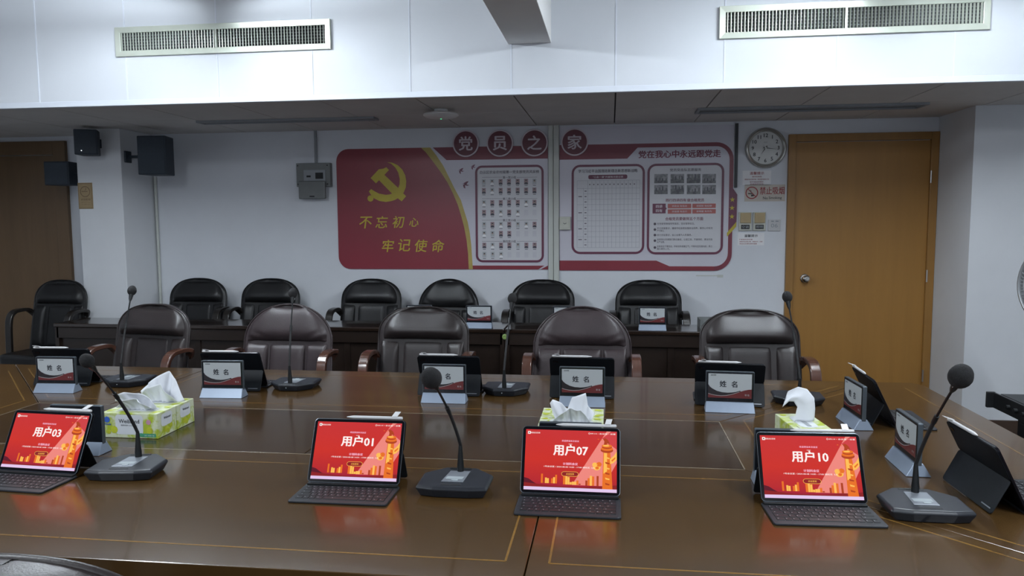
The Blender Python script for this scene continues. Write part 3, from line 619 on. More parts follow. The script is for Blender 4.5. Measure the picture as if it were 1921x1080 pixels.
# clock
t = thing('wall_clock', 'round silver-rimmed wall clock beside the wooden door', 'clock', (1.157, YB, 2.012))
T = Matrix.Rotation(PI/2, 4, 'X')
b = MB(T); b.lathe([(0.150, 0), (0.152, 0.02), (0.144, 0.036), (0.134, 0.040), (0.126, 0.034), (0.122, 0.024), (0.122, 0.0)], n=56); b.build('rim', M['clockrim'], t, smooth=40)
b = MB(T); b.disc(0, 0, 0.123, 0.014, n=48); b.build('face', M['clockface'], t)
b = MB(T)
for i in range(1, 13):
    a = i*PI/6; b.text(str(i), 0.094*math.sin(a), 0.094*math.cos(a), h=0.027, z=0.0150, bold=0.02)
b.text('QUARTZ', 0, 0.042, h=0.006, z=0.015); b.build('numerals', M['ink'], t)
def hand(ang, L, w_, z, nm):
    b = MB(T); a = math.radians(ang); u = (math.sin(a), math.cos(a)); v = (u[1], -u[0])
    b.prism([(v[0]*w_-u[0]*0.018, v[1]*w_-u[1]*0.018), (-v[0]*w_-u[0]*0.018, -v[1]*w_-u[1]*0.018), (u[0]*L, u[1]*L)], z, z+0.001); b.build(nm, M['ink'], t)
hand(216, 0.062, 0.0042, 0.018, 'hour_hand'); hand(98, 0.092, 0.0034, 0.020, 'minute_hand')
b = MB(T); b.disc(0, 0, 0.006, 0.0225, n=14); b.build('centre_cap', M['clockrim'], t)

def notice(label, x0, x1, z0, z1, rows, m=None, y=YB, name='paper_notice'):
    t = thing(name, label, 'notice', ((x0+x1)/2, y, z0)); w_, h_ = x1-x0, z1-z0
    b = MB(wallT(0)); b.bx(-w_/2, w_/2, 0, h_, 0, 0.0012); b.build('sheet', m or M['paper'], t)
    by = {}
    for s_, cx, cz, hh, ww, mm in rows:
        by.setdefault(mm, MB(wallT(0))).text(s_, cx*w_, cz*h_, h=hh, w=ww, z=0.0018, bold=0.015)
    for mm, b in by.items(): b.build('lettering', M[mm], t)
    return t, w_, h_
notice('small white paper notice with red heading under the clock', 0.995, 1.205, 1.735, 1.845,
       [('温馨提示', 0, 0.82, 0.022, 0.105, 'signred'), ('请节约用电', 0, 0.58, 0.010, 0.07, 'signred'), ('请爱护会议室设备，保持室内清洁卫生', 0, 0.40, 0.010, 0.18, 'signred'), ('离开时请关闭空调及灯', 0, 0.22, 0.010, 0.10, 'signred'), ('谢谢您的合作', 0, 0.08, 0.010, 0.10, 'signred')])
t, w_, h_ = notice('cream no-smoking sign beside the door frame', 1.012, 1.310, 1.612, 1.738,
       [('禁止吸烟', 0.18, 0.64, 0.056, 0.180, 'signred'), ('No', 0.02, 0.20, 0.020, None, 'ink'), ('Smoking', 0.26, 0.19, 0.024, 0.095, 'ink')], M['signbg'], name='no_smoking_sign')
b = MB(wallT(0)); cx, cz = -w_*0.32, h_*0.52; b.disc(cx, cz, 0.047, 0.002, n=32, r0=0.039)
b.add([(cx-0.032, cz+0.028, 0.0024), (cx-0.028, cz+0.032, 0.0024), (cx+0.032, cz-0.028, 0.0024), (cx+0.028, cz-0.032, 0.0024)], [(0, 3, 2, 1)]); b.build('prohibition_ring', M['signred'], t)
b = MB(wallT(0)); b.rect(cx-0.028, cx+0.010, cz-0.010, cz-0.002, 0.0018); b.tube([(cx-0.010, cz+0.004, 0.002), (cx-0.004, cz+0.014, 0.002), (cx-0.014, cz+0.022, 0.002)], 0.002, n=5); b.poly([(cx-0.004, cz-0.028), (cx+0.020, cz-0.024), (cx+0.012, cz-0.012), (cx-0.006, cz-0.014)], 0.0019); b.build('cigarette_drawing', M['ink'], t)
notice('small white paper notice with red lines under the wall switches', 0.968, 1.165, 1.278, 1.372,
       [('温馨提示', 0, 0.78, 0.020, 0.100, 'ink'), ('下班请关闭空调', -0.20, 0.48, 0.009, 0.10, 'signred'), ('请爱护会议室公物，谢谢合作，多谢', 0, 0.30, 0.009, 0.17, 'signred'), ('未经允许请勿调动温度', -0.1, 0.13, 0.009, 0.13, 'signred')])
for x0, x1, lb, s_ in ((0.972, 1.066, 'tan and ivory wall switch box nearest the display board', '空调'), (1.078, 1.170, 'tan and ivory wall switch box, between its twin and the white calendar plate', '照明')):
    t, w_, h_ = box_thing('wall_switch', lb, 'switch', x0, x1, 1.390, 1.531, 0.018, M['ivory'])
    b = MB(wallT(0)); b.bx(-w_*0.40, w_*0.42, h_*0.42, h_*0.96, 0.018, 0.030); b.build('flip_cover', M['tan'], t, bevel=0.002)
    b = MB(wallT(0)); b.bx(-w_*0.32, w_*0.34, h_*0.09, h_*0.32, 0.018, 0.021); b.build('display', M['black'], t)
    b = MB(wallT(0)); b.text(s_, 0, h_*0.205, h=0.020, z=0.0216, w=0.05, bold=0.02); b.build('lettering', M['grey2'], t)
t, w_, h_ = box_thing('wall_plate', 'small white wall plate with dark marks next to the door frame', 'wall plate', 1.190, 1.280, 1.386, 1.474, 0.010, M['white'])
b = MB(wallT(0)); b.rect(-0.024, -0.004, h_*0.80, h_*0.90, 0.0108); b.rect(0.008, 0.030, h_*0.80, h_*0.90, 0.0108); b.text('06', 0, h_*0.48, h=0.030, w=0.05, z=0.0108); b.build('marks', M['grey2'], t)
# leftover tape strip under the record board
b = MB(wallT(YB)); b.bx(0.66, 0.86, 1.040, 1.048, 0, 0.0015); b.bx(0.82, 0.865, 1.030, 1.052, 0, 0.002); o = b.build('tape_strip', M['pvc']); tag(o, 'thin strip of old tape on the wall under the white display board', 'tape')

# loudspeakers
def speaker(label, loc, rz, w_, d_, h_, led=False, arm=None):
    t = thing('wall_speaker', label, 'speaker', loc, rz)
    b = MB(); b.prism([(-w_/2, -d_/2), (w_/2, -d_/2), (w_/2*0.78, d_/2), (-w_/2*0.78, d_/2)], 0, h_); b.build('cabinet', M['speaker'], t, bevel=0.006)
    b = MB(); b.bx(-w_/2+0.008, w_/2-0.008, -d_/2-0.006, -d_/2, 0.008, h_-0.008); b.build('grille', M['speaker'], t, bevel=0.004)
    if led: b = MB(); b.lathe([(0.004, 0), (0.004, 0.002), (0, 0.002)], n=8, T=Matrix.Translation((-0.03, -d_/2-0.006, 0.03)) @ Matrix.Rotation(PI/2, 4, 'X')); b.build('status_light', M['ledw'], t)
    if arm:
        b = MB(); b.tube([arm[0], arm[1]], 0.011, n=8); b.build('bracket_arm', M['speaker'], t, smooth=40)
        b = MB(); b.box(arm[1], arm[2]); b.build('wall_plate', M['speaker'], t, bevel=0.003)
    return t
t = speaker('small dark box loudspeaker on the front of the white pillar', (-4.005, 5.44, 1.998), math.radians(22), 0.165, 0.15, 0.192, led=True, arm=((0.02, 0.06, 0.10), (0.045, 0.105, 0.10), (0.05, 0.02, 0.07)))
t = speaker('large dark loudspeaker hanging on a bracket off the pillar, over the corner', (-3.55, 5.62, 1.850), math.radians(6), 0.225, 0.19, 0.300, arm=((-0.10, 0.02, 0.15), (-0.262, 0.045, 0.15), (0.014, 0.09, 0.09)))
t = speaker('dark loudspeaker half hidden behind the white pillar, by the dark door', (-4.45, 5.72, 1.785), math.radians(4), 0.21, 0.17, 0.19, arm=((0.10, 0.0, 0.09), (0.242, -0.016, 0.09), (0.014, 0.09, 0.09)))
# plaque on the pillar
t = thing('no_smoking_plaque', 'small brass-coloured no-smoking plaque on the white pillar', 'plaque', (-4.137, 5.555, 1.590)); w_, h_ = 0.125, 0.206
b = MB(wallT(0)); b.bx(-w_/2, w_/2, 0, h_, 0, 0.005); b.build('plate', M['plaque'], t, bevel=0.0015)
b = MB(wallT(0)); b.rect(-w_/2+0.005, w_/2-0.005, 0.005, 0.008, 0.0056); b.rect(-w_/2+0.005, w_/2-0.005, h_-0.008, h_-0.005, 0.0056); b.rect(-w_/2+0.005, -w_/2+0.008, 0.005, h_-0.005, 0.0056); b.rect(w_/2-0.008, w_/2-0.005, 0.005, h_-0.005, 0.0056)
b.disc(0, h_*0.66, 0.043, 0.0056, n=28, r0=0.037); b.rect(-0.030, 0.022, h_*0.655, h_*0.68, 0.0058); b.tube([(0.0, h_*0.72, 0.006), (0.012, h_*0.76, 0.006), (0.004, h_*0.80, 0.006)], 0.0018, n=5)
b.text('请勿吸烟', 0, h_*0.36, h=0.016, w=0.085, z=0.0056, bold=0.01); b.text('PLEASE DO NOT SMOKE', 0, h_*0.25, h=0.006, w=0.085, z=0.0056); b.text('NO SMOKING AREA', 0, h_*0.17, h=0.006, w=0.07, z=0.0056)
b.build('engraving', M['plaqued'], t)

# ---------------------------------------------------------------- conference table
TZ = 0.75
tbl = thing('conference_table', 'large glossy brown wooden conference table with inlaid border lines', 'table', (-0.95, 2.475, 0))
OFF = Vector((0.95, -2.475, 0))
TX0, TX1, TY0, TY1 = -3.27, 1.36, 1.45, 3.50     # outer edge
CX0, CX1, CY0, CY1 = -2.30, 0.392, 2.212, 2.742   # centre field
def slab(pts, m, z0=TZ-0.045, bev=0.0022, nm='top_panel'):
    g = 0.0013
    cx = sum(p[0] for p in pts)/len(pts); cyy = sum(p[1] for p in pts)/len(pts)
    # inset every edge by g so neighbouring panels leave a fine groove
    a = sum(pts[i][0]*pts[(i+1) % len(pts)][1]-pts[(i+1) % len(pts)][0]*pts[i][1] for i in range(len(pts)))
    if a < 0: pts = pts[::-1]
    out = []; n = len(pts)
    for i in range(n):
        p, q_, r_ = Vector(pts[i-1]), Vector(pts[i]), Vector(pts[(i+1) % n])
        d1 = (q_-p).normalized(); d2 = (r_-q_).normalized(); n1 = Vector((-d1.y, d1.x)); n2 = Vector((-d2.y, d2.x))
        bis = (n1+n2); k = g/max(0.2, (1+n1.dot(n2))); out.append((q_.x+bis.x*k, q_.y+bis.y*k))
    b = MB(Matrix.Translation(OFF)); b.prism(out, z0, TZ); return b.build(nm, m, tbl, bevel=bev, seg=3)
seams = [-1.99, -0.172, 0.745]
W_ = 0.762
mit = lambda t: (CX1+t, CY0-t)
# near run
slab([(CX0, CY0), (seams[0], CY0), (seams[0], TY0), (CX0-W_, TY0)], M['wood'])
slab([(seams[0], CY0), (seams[1], CY0), (seams[1], TY0), (seams[0], TY0)], M['wood'])
slab([(seams[1], CY0), (CX1, CY0), (CX1+W_, TY0), (seams[1], TY0)], M['wood'])
# far run
slab([(CX0, CY1), (seams[0], CY1), (seams[0], TY1), (CX0-(TY1-CY1), TY1)], M['wood'])
slab([(seams[0], CY1), (seams[1], CY1), (seams[1], TY1), (seams[0], TY1)], M['wood'])
slab([(seams[1], CY1), (CX1, CY1), (CX1+TY1-CY1, TY1), (seams[1], TY1)], M['wood'])
# ends
slab([(CX1, CY0), (CX1, CY1), (CX1+TY1-CY1, TY1), (TX1-0.03, TY1), (TX1, TY1-0.05), (TX1, TY0+0.05), (TX1-0.03, TY0), (CX1+W_, TY0)], M['woodx'])
slab([(CX0, CY0), (CX0, CY1), (CX0-(TY1-CY1), TY1), (TX0, TY1), (TX0, TY0), (CX0-W_, TY0)], M['woodx'])
# centre field in two leaves
for a, c_ in ((CX0, -0.95), (-0.95, CX1)): slab([(a, CY0), (c_, CY0), (c_, CY1), (a, CY1)], M['woodc'], nm='center_panel')
def inlay(p, q_, wd=0.005, m=None):
    p, q_ = Vector(p), Vector(q_); d = (q_-p).normalized(); nn = Vector((-d.y, d.x))*wd/2
    b = MB(Matrix.Translation(OFF)); b.prism([(p+nn)[:], (q_+nn)[:], (q_-nn)[:], (p-nn)[:]], TZ-0.001, TZ+0.0004); b.build('inlay_strip', m or M['inlay'], tbl)
for y0, y1 in ((1.543, 2.12), (2.835, 3.40)):
    for i in range(len(seams)-1):
        a, c_ = seams[i]+0.047, seams[i+1]-0.047
        if i == 1:
            ya = y0 if y0 < 2 else y1; yi = y1 if y0 < 2 else y0
            xe_o = CX1+abs(ya-(CY0 if y0 < 2 else CY1))-0.06; xe_o = min(xe_o, 1.4); xe_i = CX1+abs(yi-(CY0 if y0 < 2 else CY1))-0.06
            inlay((a, y0), (a, y1)); inlay((a, ya), (xe_o, ya)); inlay((a, yi), (xe_i, yi)); inlay((xe_i, yi), (xe_o, ya))
        else:
            inlay((a, y0), (a, y1)); inlay((c_, y0), (c_, y1)); inlay((a, y0), (c_, y0)); inlay((a, y1), (c_, y1))
    ya = y0 if y0 < 2 else y1; yi = y1 if y0 < 2 else y0; cc = CY0 if y0 < 2 else CY1
    inlay((seams[0]-0.047, y0), (seams[0]-0.047, y1)); inlay((CX0-abs(yi-cc)+0.06, yi), (CX0-abs(ya-cc)+0.06, ya)); inlay((seams[0]-0.047, ya), (CX0-abs(ya-cc)+0.06, ya)); inlay((seams[0]-0.047, yi), (CX0-abs(yi-cc)+0.06, yi))
for sx, c_, e in ((1, CX1, TX1-0.10), (-1, CX0, TX0+0.10)):
    xi = c_+sx*0.09; k = abs(xi-c_)
    inlay((xi, CY0-k+0.06), (xi, CY1+k-0.06)); inlay((xi, CY0-k+0.06), (e-sx*0.2, CY0-(abs(e-sx*0.2-c_))+0.06)); inlay((xi, CY1+k-0.06), (e-sx*0.22, CY1+abs(e-sx*0.22-c_)-0.06))
    inlay((e, 1.56), (e, 3.38))
for p, q_ in (((CX0, CY0), (CX1, CY0)), ((CX0, CY1), (CX1, CY1)), ((CX0, CY0), (CX0, CY1)), ((CX1, CY0), (CX1, CY1))): inlay(p, q_, 0.0035, M['edge'])
b = MB(Matrix.Translation(OFF))
for x0, x1, y0, y1 in ((TX0+0.25, TX1-0.25, TY0+0.16, TY0+0.19), (TX0+0.25, TX1-0.25, TY1-0.19, TY1-0.16), (TX0+0.25, TX0+0.28, TY0+0.19, TY1-0.19), (TX1-0.28, TX1-0.25, TY0+0.19, TY1-0.19)): b.bx(x0, x1, y0, y1, 0.0, TZ-0.047)
b.build('body_panels', M['tdark'], tbl)
b = MB(Matrix.Translation(OFF)); b.bx(TX0+0.06, TX1-0.06, TY0+0.05, TY1-0.05, TZ-0.07, TZ-0.046); b.build('under_frame', M['tdark'], tbl)

# ---------------------------------------------------------------- dark desks along the back wall
def desk(label, x0, x1, grp='dark desks along the back'):
    y0, y1 = 4.985, 5.33; t = thing('side_desk', label, 'desk', ((x0+x1)/2, (y0+y1)/2, 0), 0, grp); w_, d_ = x1-x0-0.004, y1-y0
    b = MB(); b.bx(-w_/2, w_/2, -d_/2, d_/2, 0.722, 0.75); b.build('desk_top', M['desktop'], t, bevel=0.006, seg=3)
    b = MB(); b.bx(-w_/2+0.012, w_/2-0.012, -d_/2+0.012, -d_/2+0.03, 0.64, 0.722); b.build('apron', M['desk'], t, bevel=0.003)
    b = MB(); b.bx(-w_/2+0.03, w_/2-0.03, -d_/2+0.035, -d_/2+0.05, 0.06, 0.64); b.build('front_panel', M['desk'], t)
    for sx in (-1, 1):
        b = MB(); b.bx(min(sx*w_/2, sx*(w_/2-0.03)), max(sx*w_/2, sx*(w_/2-0.03)), -d_/2+0.012, d_/2-0.02, 0, 0.722); b.build('side_panel', M['desk'], t, bevel=0.002)
    for x in ((-w_/6, w_/6)):
        b = MB(); b.bx(x-0.02, x+0.02, -d_/2+0.026, -d_/2+0.036, 0.06, 0.64); b.build('stile', M['desk'], t, bevel=0.002)
    return t
desk('dark brown desk at the pillar end of the back row', -4.03, -2.37)
desk('dark brown desk in the middle of the back row, before the red display board', -2.37, -0.705)
desk('dark brown desk in the back row nearest the wooden door', -0.705, 0.95)
t = thing('desk_lock', 'small round green-ringed lock with a hanging cord at the desk joint', 'lock', (-0.700, 4.983, 0.700))
b = MB(Matrix.Rotation(PI/2, 4, 'X')); b.lathe([(0.018, -0.002), (0.018, 0.010), (0.010, 0.012), (0.010, 0.008), (0, 0.008)], n=20); b.build('ring', M['lock'], t, smooth=40)
b = MB(); b.tube([(0, 0.0, 0.018), (0.02, -0.003, 0.035), (0.05, -0.004, 0.055)], 0.003, n=6); b.build('cord', M['black'], t)
t = thing('file_tray', 'grey plastic file tray on the back desk near the wooden door', 'tray', (0.72, 5.20, 0.75))
b = MB(); b.bx(-0.12, 0.12, -0.09, 0.09, 0, 0.004); b.build('tray_base', M['grey'], t)
for c, d in (((-0.12, 0, 0.03), (0.005, 0.18, 0.06)), ((0.12, 0, 0.03), (0.005, 0.18, 0.06)), ((0, 0.09, 0.03), (0.24, 0.005, 0.06)), ((0.02, -0.09, 0.022), (0.16, 0.005, 0.03))): b = MB(); b.box(c, d); b.build('tray_wall', M['grey'], t, bevel=0.001)

# ---------------------------------------------------------------- chairs (local: sitter faces -Y)
def hwf(v, W, n):
    vc = 0.60 if n < 2.1 else 0.70
    if v <= vc: return W*(1+0.03*(vc-v)/vc)
    k = (v-vc)/(1-vc); return W*max(0.0, 1-k**n)**(1/n)
def back_pt(u, v, W, n, H0, H1, y0, lean, off):
    """point on the reclined back plane; off is towards the sitter"""
    z = H0+(H1-H0)*v; y = y0+lean*v+0.035*(abs(u)**2.5)*-1.0
    return (u*hwf(v, W, n), y-off, z)
def make_chair(name, label, lm, lm2, am, W=0.245, n=2.3, H1=1.02, dome=False, armz=0.748, group=None):
    t = thing(name, label, 'chair', (0, 0, 0), 0, group)
    H0, y0, lean = 0.46, 0.16, 0.10
    P = lambda u, v, off: back_pt(u, v, W, n, H0, H1, y0, lean, off)
    def ease(s, p=5): return max(0.0, 1-abs(s)**p)**0.5
    def vmap(v): return 1-(1-v)**1.8        # crowd rows towards the rounded top
    b = MB()   # shell: front skin + back skin meeting at the rim
    NU, NV = 24, 26
    b.grid(lambda i, j: P(2*i-1, vmap(j), 0.030*ease(2*i-1)*ease(2*j-1, 8)), NU, NV)
    b.grid(lambda i, j: P(1-2*i, vmap(j), -0.045*ease(2*i-1)*ease(2*j-1, 8)), NU, NV)
    sh = b.build('backrest_shell', lm, t, smooth=80, recalc=True)
    rim = [P(-1, vmap(j/30), 0.0) for j in range(31)] + [P(1, vmap(j/30), 0.0) for j in range(29, -1, -1)]
    pts = []
    for p in rim:
        if not pts or (Vector(p)-Vector(pts[-1])).length > 0.004: pts.append(p)
    b = MB(); b.tube(pts, 0.006, n=6); b.build('piping', lm, t, smooth=60)
    def pad(nm, u0, u1, v0, v1, th, m, pw=5, bulge=0.0, wr=0.0):
        def fn(i, j):
            s, q = 2*i-1, 2*j-1
            u, v = u0+(u1-u0)*i, v0+(v1-v0)*j
            e = ease(s, pw)*ease(q, pw)
            h = 0.012+th*e + bulge*e*math.exp(-((j-0.35)/0.35)**2)
            if wr:
                k = abs(s); cr_ = max(0, 1-j*2.2)*max(0, k-0.35)*1.6
                h += wr*cr_*math.sin(26*(j+0.55*(1-k)))*ease(s, 8)
            return P(u, v, h)
        b = MB(); b.grid(fn, 26, 22 if wr else 16); return b.build(nm, m, t, smooth=80)
    if dome:
        pad('head_cushion', -0.93, 0.93, 0.605, 0.975, 0.050, lm2, 3.6, 0.014, 0.010)
        pad('back_cushion', -0.42, 0.42, 0.03, 0.598, 0.040, lm2, 8)
        pad('side_bolster', -0.92, -0.43, 0.03, 0.598, 0.042, lm2, 8); pad('side_bolster', 0.43, 0.92, 0.03, 0.598, 0.042, lm2, 8)
    else:
        pad('head_cushion', -0.90, 0.90, 0.655, 0.965, 0.040, lm2, 4, 0.036)
        pad('back_cushion', -0.46, 0.46, 0.03, 0.665, 0.026, lm2, 9)
        pad('side_bolster', -0.92, -0.52, 0.03, 0.66, 0.042, lm2, 4); pad('side_bolster', 0.52, 0.92, 0.03, 0.66, 0.042, lm2, 4)
    b = MB(); b.prism(rrect(-0.24, 0.24, -0.215, 0.20, 0.07), 0.37, 0.48); b.build('seat', lm, t, bevel=0.03, seg=4, smooth=60)
    for sx in (-1, 1):
        x = sx*(W+0.022)
        path = [(sx*(W-0.01), 0.19, armz-0.06), (x, 0.165, armz-0.015), (x, 0.12, armz), (x, 0.05, armz), (x, 0.005, armz-0.010), (x, -0.03, armz-0.045), (x, -0.045, armz-0.12), (x, -0.05, armz-0.28), (x, -0.06, 0.30), (x, -0.09, 0.0)]
        # smooth the path
        pp = []
        for k in range(len(path)-1):
            p0 = Vector(path[max(0, k-1)]); p1 = Vector(path[k]); p2 = Vector(path[k+1]); p3 = Vector(path[min(len(path)-1, k+2)])
            for q in range(4):
                s = q/4; pp.append(0.5*((2*p1)+(-p0+p2)*s+(2*p0-5*p1+4*p2-p3)*s*s+(-p0+3*p1-3*p2+p3)*s**3))
        pp.append(Vector(path[-1]))
        b = MB(); NP = len(pp); q4 = []; fs = []
        for k, p in enumerate(pp):
            d = (pp[min(k+1, NP-1)]-pp[max(k-1, 0)]).normalized(); side = Vector((1, 0, 0)); nn = d.cross(side).normalized(); hw, ht = 0.026, 0.013
            q4 += [p+side*hw+nn*ht, p-side*hw+nn*ht, p-side*hw-nn*ht, p+side*hw-nn*ht]
        for k in range(NP-1):
            for j in range(4): fs.append((k*4+j, k*4+(j+1) % 4, k*4+4+(j+1) % 4, k*4+4+j))
        fs += [(3, 2, 1, 0), ((NP-1)*4, (NP-1)*4+1, (NP-1)*4+2, (NP-1)*4+3)]
        b.add(q4, fs); b.build('armrest', am, t, smooth=50, bevel=0.005, recalc=True)
        b = MB(); b.tube([(x-sx*0.03, 0.16, 0.0), (x-sx*0.03, 0.17, 0.40), (sx*(W-0.03), 0.21, 0.60)], 0.02, n=8); b.build('rear_leg', am, t, smooth=50)
    b = MB(); b.bx(-W-0.02, W+0.02, -0.17, -0.13, 0.33, 0.37); b.bx(-W, W, 0.13, 0.17, 0.33, 0.37); b.build('seat_rail', am, t, bevel=0.004)
    return t
G1 = 'high-backed chairs on the far side of the conference table'; G2 = 'black high-backed chairs along the back wall'
cA = make_chair('conference_chair', 'brown leather chair behind the far table edge, closest to the pillar', M['leather'], M['leather'], M['armwood'], W=0.258, n=2.35, H1=0.992, group=G1)
cB = make_chair('conference_chair', 'plum leather chair with creased rounded headrest, below the grey splash-proof socket', M['leather2'], M['leather2'], M['armwood'], W=0.264, n=2.05, H1=1.0, dome=True, group=G1)
cC = make_chair('black_chair', 'black chair along the back wall nearest the pillar corner, turned from the desk', M['leatherb'], M['leatherb'], M['armdark'], W=0.242, n=2.35, H1=1.02, armz=0.79, group=G2)
cD = make_chair('black_chair', 'black chair with rounded headrest along the back wall, below the member gallery', M['leatherb'], M['leatherb'], M['armdark'], W=0.236, n=2.05, H1=1.022, armz=0.79, dome=True, group=G2)
index_kids()
cA.location = (-2.715, 3.93, 0); cA.rotation_euler[2] = math.radians(-9)
cB.location = (-1.845, 3.93, 0)
copy_tree(cA, (-1.045, 3.93, 0), 0, 'brown leather chair behind the tablet whose name plate is half covered by a microphone')
copy_tree(cB, (-0.148, 3.93, 0), math.radians(1), 'plum leather chair with creased headrest, in front of the cable trunking')
copy_tree(cA, (0.746, 3.93, 0), math.radians(2), 'brown leather chair behind the far table edge, closest to the wooden door')
cC.location = (-4.40, 5.33, 0); cC.rotation_euler[2] = math.radians(-4); cC['label'] = 'black chair standing before the pillar and dark door, past the desk end'
for x, lb in ((-3.335, 'black chair along the back wall under the big hanging loudspeaker'), (-2.715, 'black chair along the back wall under the grey splash-proof socket'), (-1.880, 'black chair along the back wall under the golden emblem'),
              (-0.515, 'black chair along the back wall under the cable trunking'), (0.287, 'black chair along the back wall under the record grid, nearest the door')):
    copy_tree(cC, (x, 5.565, 0), random.uniform(-0.03, 0.03), lb)
cD.location = (-1.252, 5.565, 0)
# near-side chair, seen from behind at the picture's lower edge
copy_tree(cA, (-0.895, 1.225, 0), PI, 'chair back on the camera side of the table, seen from behind').scale = (1, 1, 0.978)

# ---------------------------------------------------------------- tablets with keyboard covers (local: user at -Y, hinge line at y = 0)
TH = math.radians(26); TW, THt = 0.262, 0.177
UPV = Vector((0, math.sin(TH), math.cos(TH))); NRM = Vector((0, -math.cos(TH), math.sin(TH)))
TS = Matrix(((1, UPV.x, NRM.x, 0), (0, UPV.y, NRM.y, -0.002), (0, UPV.z, NRM.z, 0.010), (0, 0, 0, 1)))
SX, SY0, SY1 = 0.122, 0.009, 0.168
def sxy(x, y): return (-SX+2*SX*x, SY1-(SY1-SY0)*y)
def picture():
    b = MB(TS)
    def P(pts, m, z): b.poly([sxy(*p) for p in pts][::-1], z, m)
    def Rc(x0, x1, y0, y1, m, z): P([(x0, y0), (x1, y0), (x1, y1), (x0, y1)], m, z)
    z0 = 0.00040; d = 0.00012
    Rc(0, 1, 0, 1, 0, z0)
    P([(0.89, 0), (1, 0), (1, 0.52), (0.86, 0.90), (0.52, 0.90)], 1, z0+d)
    P([(0.94, 0), (1, 0), (1, 0.30), (0.84, 0.12)], 2, z0+2*d)
    P([(0.0, 0.86), (0.06, 0.84), (0.14, 0.90), (0.3, 0.925), (0.6, 0.93), (1, 0.88), (1, 0.95), (0, 0.95)], 9, z0+2*d)
    P([(0.0, 0.80), (0.05, 0.82), (0.13, 0.90), (0.0, 0.88)], 8, z0+3*d)
    def blocks(x0, ww, hs, base, cols):
        for i, (h, c) in enumerate(zip(hs, cols)): Rc(x0+i*ww, x0+(i+0.92)*ww, base-h, base, c, z0+3*d)
    blocks(0.185, 0.022, (0.15, 0.03, 0.09, 0.08, 0.02, 0.08, 0.10, 0.14), 0.885, (4, 5, 3, 3, 5, 4, 3, 4))
    blocks(0.425, 0.024, (0.17, 0.15, 0.12, 0.04, 0.05, 0.05, 0.07, 0.02), 0.895, (4, 3, 3, 3, 3, 3, 4, 5))
    blocks(0.665, 0.024, (0.08, 0.12, 0.16, 0.15, 0.0, 0.16), 0.90, (5, 4, 3, 4, 5, 5))
    P([(0.855, 0.34), (0.93, 0.34), (0.955, 0.95), (0.845, 0.95)], 4, z0+4*d)       # column shaft
    P([(0.862, 0.34), (0.895, 0.34), (0.895, 0.66), (0.858, 0.70)], 3, z0+5*d)
    for k in range(6): y = 0.42+0.085*k; P([(0.875, y), (0.925, y+0.02), (0.92, y+0.04), (0.88, y+0.03)], 5 if k % 2 else 3, z0+6*d)
    def ell(cx, cy, rx, ry, m, z, n=20): P([(cx+rx*math.cos(2*PI*i/n), cy+ry*math.sin(2*PI*i/n)) for i in range(n)], m, z)
    ell(0.893, 0.315, 0.068, 0.045, 5, z0+6*d); ell(0.893, 0.290, 0.066, 0.035, 4, z0+7*d); ell(0.893, 0.262, 0.055, 0.030, 5, z0+8*d); ell(0.893, 0.245, 0.058, 0.028, 4, z0+9*d); ell(0.885, 0.240, 0.035, 0.014, 3, z0+10*d)
    P([(0.86, 0.225), (0.865, 0.17), (0.85, 0.13), (0.875, 0.115), (0.90, 0.14), (0.915, 0.17), (0.925, 0.225), (0.90, 0.20), (0.885, 0.225)], 5, z0+10*d)
    ell(0.785, 0.60, 0.042, 0.05, 3, z0+5*d, 10); ell(0.765, 0.56, 0.03, 0.04, 3, z0+6*d, 8); ell(0.81, 0.55, 0.03, 0.04, 4, z0+6*d, 8); ell(0.79, 0.61, 0.02, 0.025, 4, z0+7*d, 8)
    P([(0.925, 0.46), (0.97, 0.40), (1.0, 0.33), (1.0, 0.46), (0.965, 0.52), (0.93, 0.54)], 3, z0+5*d)
    P([(0.94, 0.48), (0.985, 0.42), (0.985, 0.45), (0.95, 0.50)], 4, z0+6*d)
    for p in ((0.80, 0.135), (0.835, 0.145)): P([(p[0]-0.012, p[1]), (p[0]+0.008, p[1]-0.008), (p[0]+0.004, p[1]+0.004), (p[0]+0.012, p[1]+0.012)], 4, z0+3*d)
    Rc(0, 1, 0.948, 1.0, 7, z0+11*d)
    bt = rrect(0.405, 0.59, 0.685, 0.765, 0.035, 4); b.poly([sxy(*p) for p in bt][::-1], z0+8*d, 3)
    bt = rrect(0.409, 0.586, 0.691, 0.759, 0.030, 4); b.poly([sxy(*p) for p in bt][::-1], z0+9*d, 9)
    Rc(0.475, 0.515, 0.228, 0.234, 6, z0+5*d)
    p = sxy(0.038, 0.055); b.poly(rrect(p[0]-0.0038, p[0]+0.0038, p[1]-0.0038, p[1]+0.0038, 0.001, 2), z0+5*d, 6); b.disc(p[0], p[1], 0.0018, z0+6*d, 8, n=8)
    def tx(s, x, y, h, w_, m=6, bold=0.01): q = sxy(x, y); b.text(s, q[0], q[1], h=h, w=w_, z=z0+12*d, m=m, bold=bold)
    tx('智能会议系统', 0.105, 0.057, 0.0042, 0.026); tx('09:14 • 会议室 • 设置', 0.85, 0.045, 0.0040, 0.066)
    for x in (0.70, ): q = sxy(x, 0.045); b.disc(q[0], q[1], 0.0024, z0+12*d, 6, n=12, r0=0.0016)
    tx('欢迎参加本次会议', 0.495, 0.180, 0.0050, 0.046, 10); tx('计划科会议', 0.50, 0.560, 0.0066, 0.039, 10, 0.02); tx('1号会议室 / 2024-08-08 14:00 - 17:00 通知无  5人', 0.49, 0.612, 0.0044, 0.135, 6); tx('点击签到', 0.498, 0.726, 0.0048, 0.021, 3)
    return b
nt = SM[0].node_tree     # red gradient runs up the screen
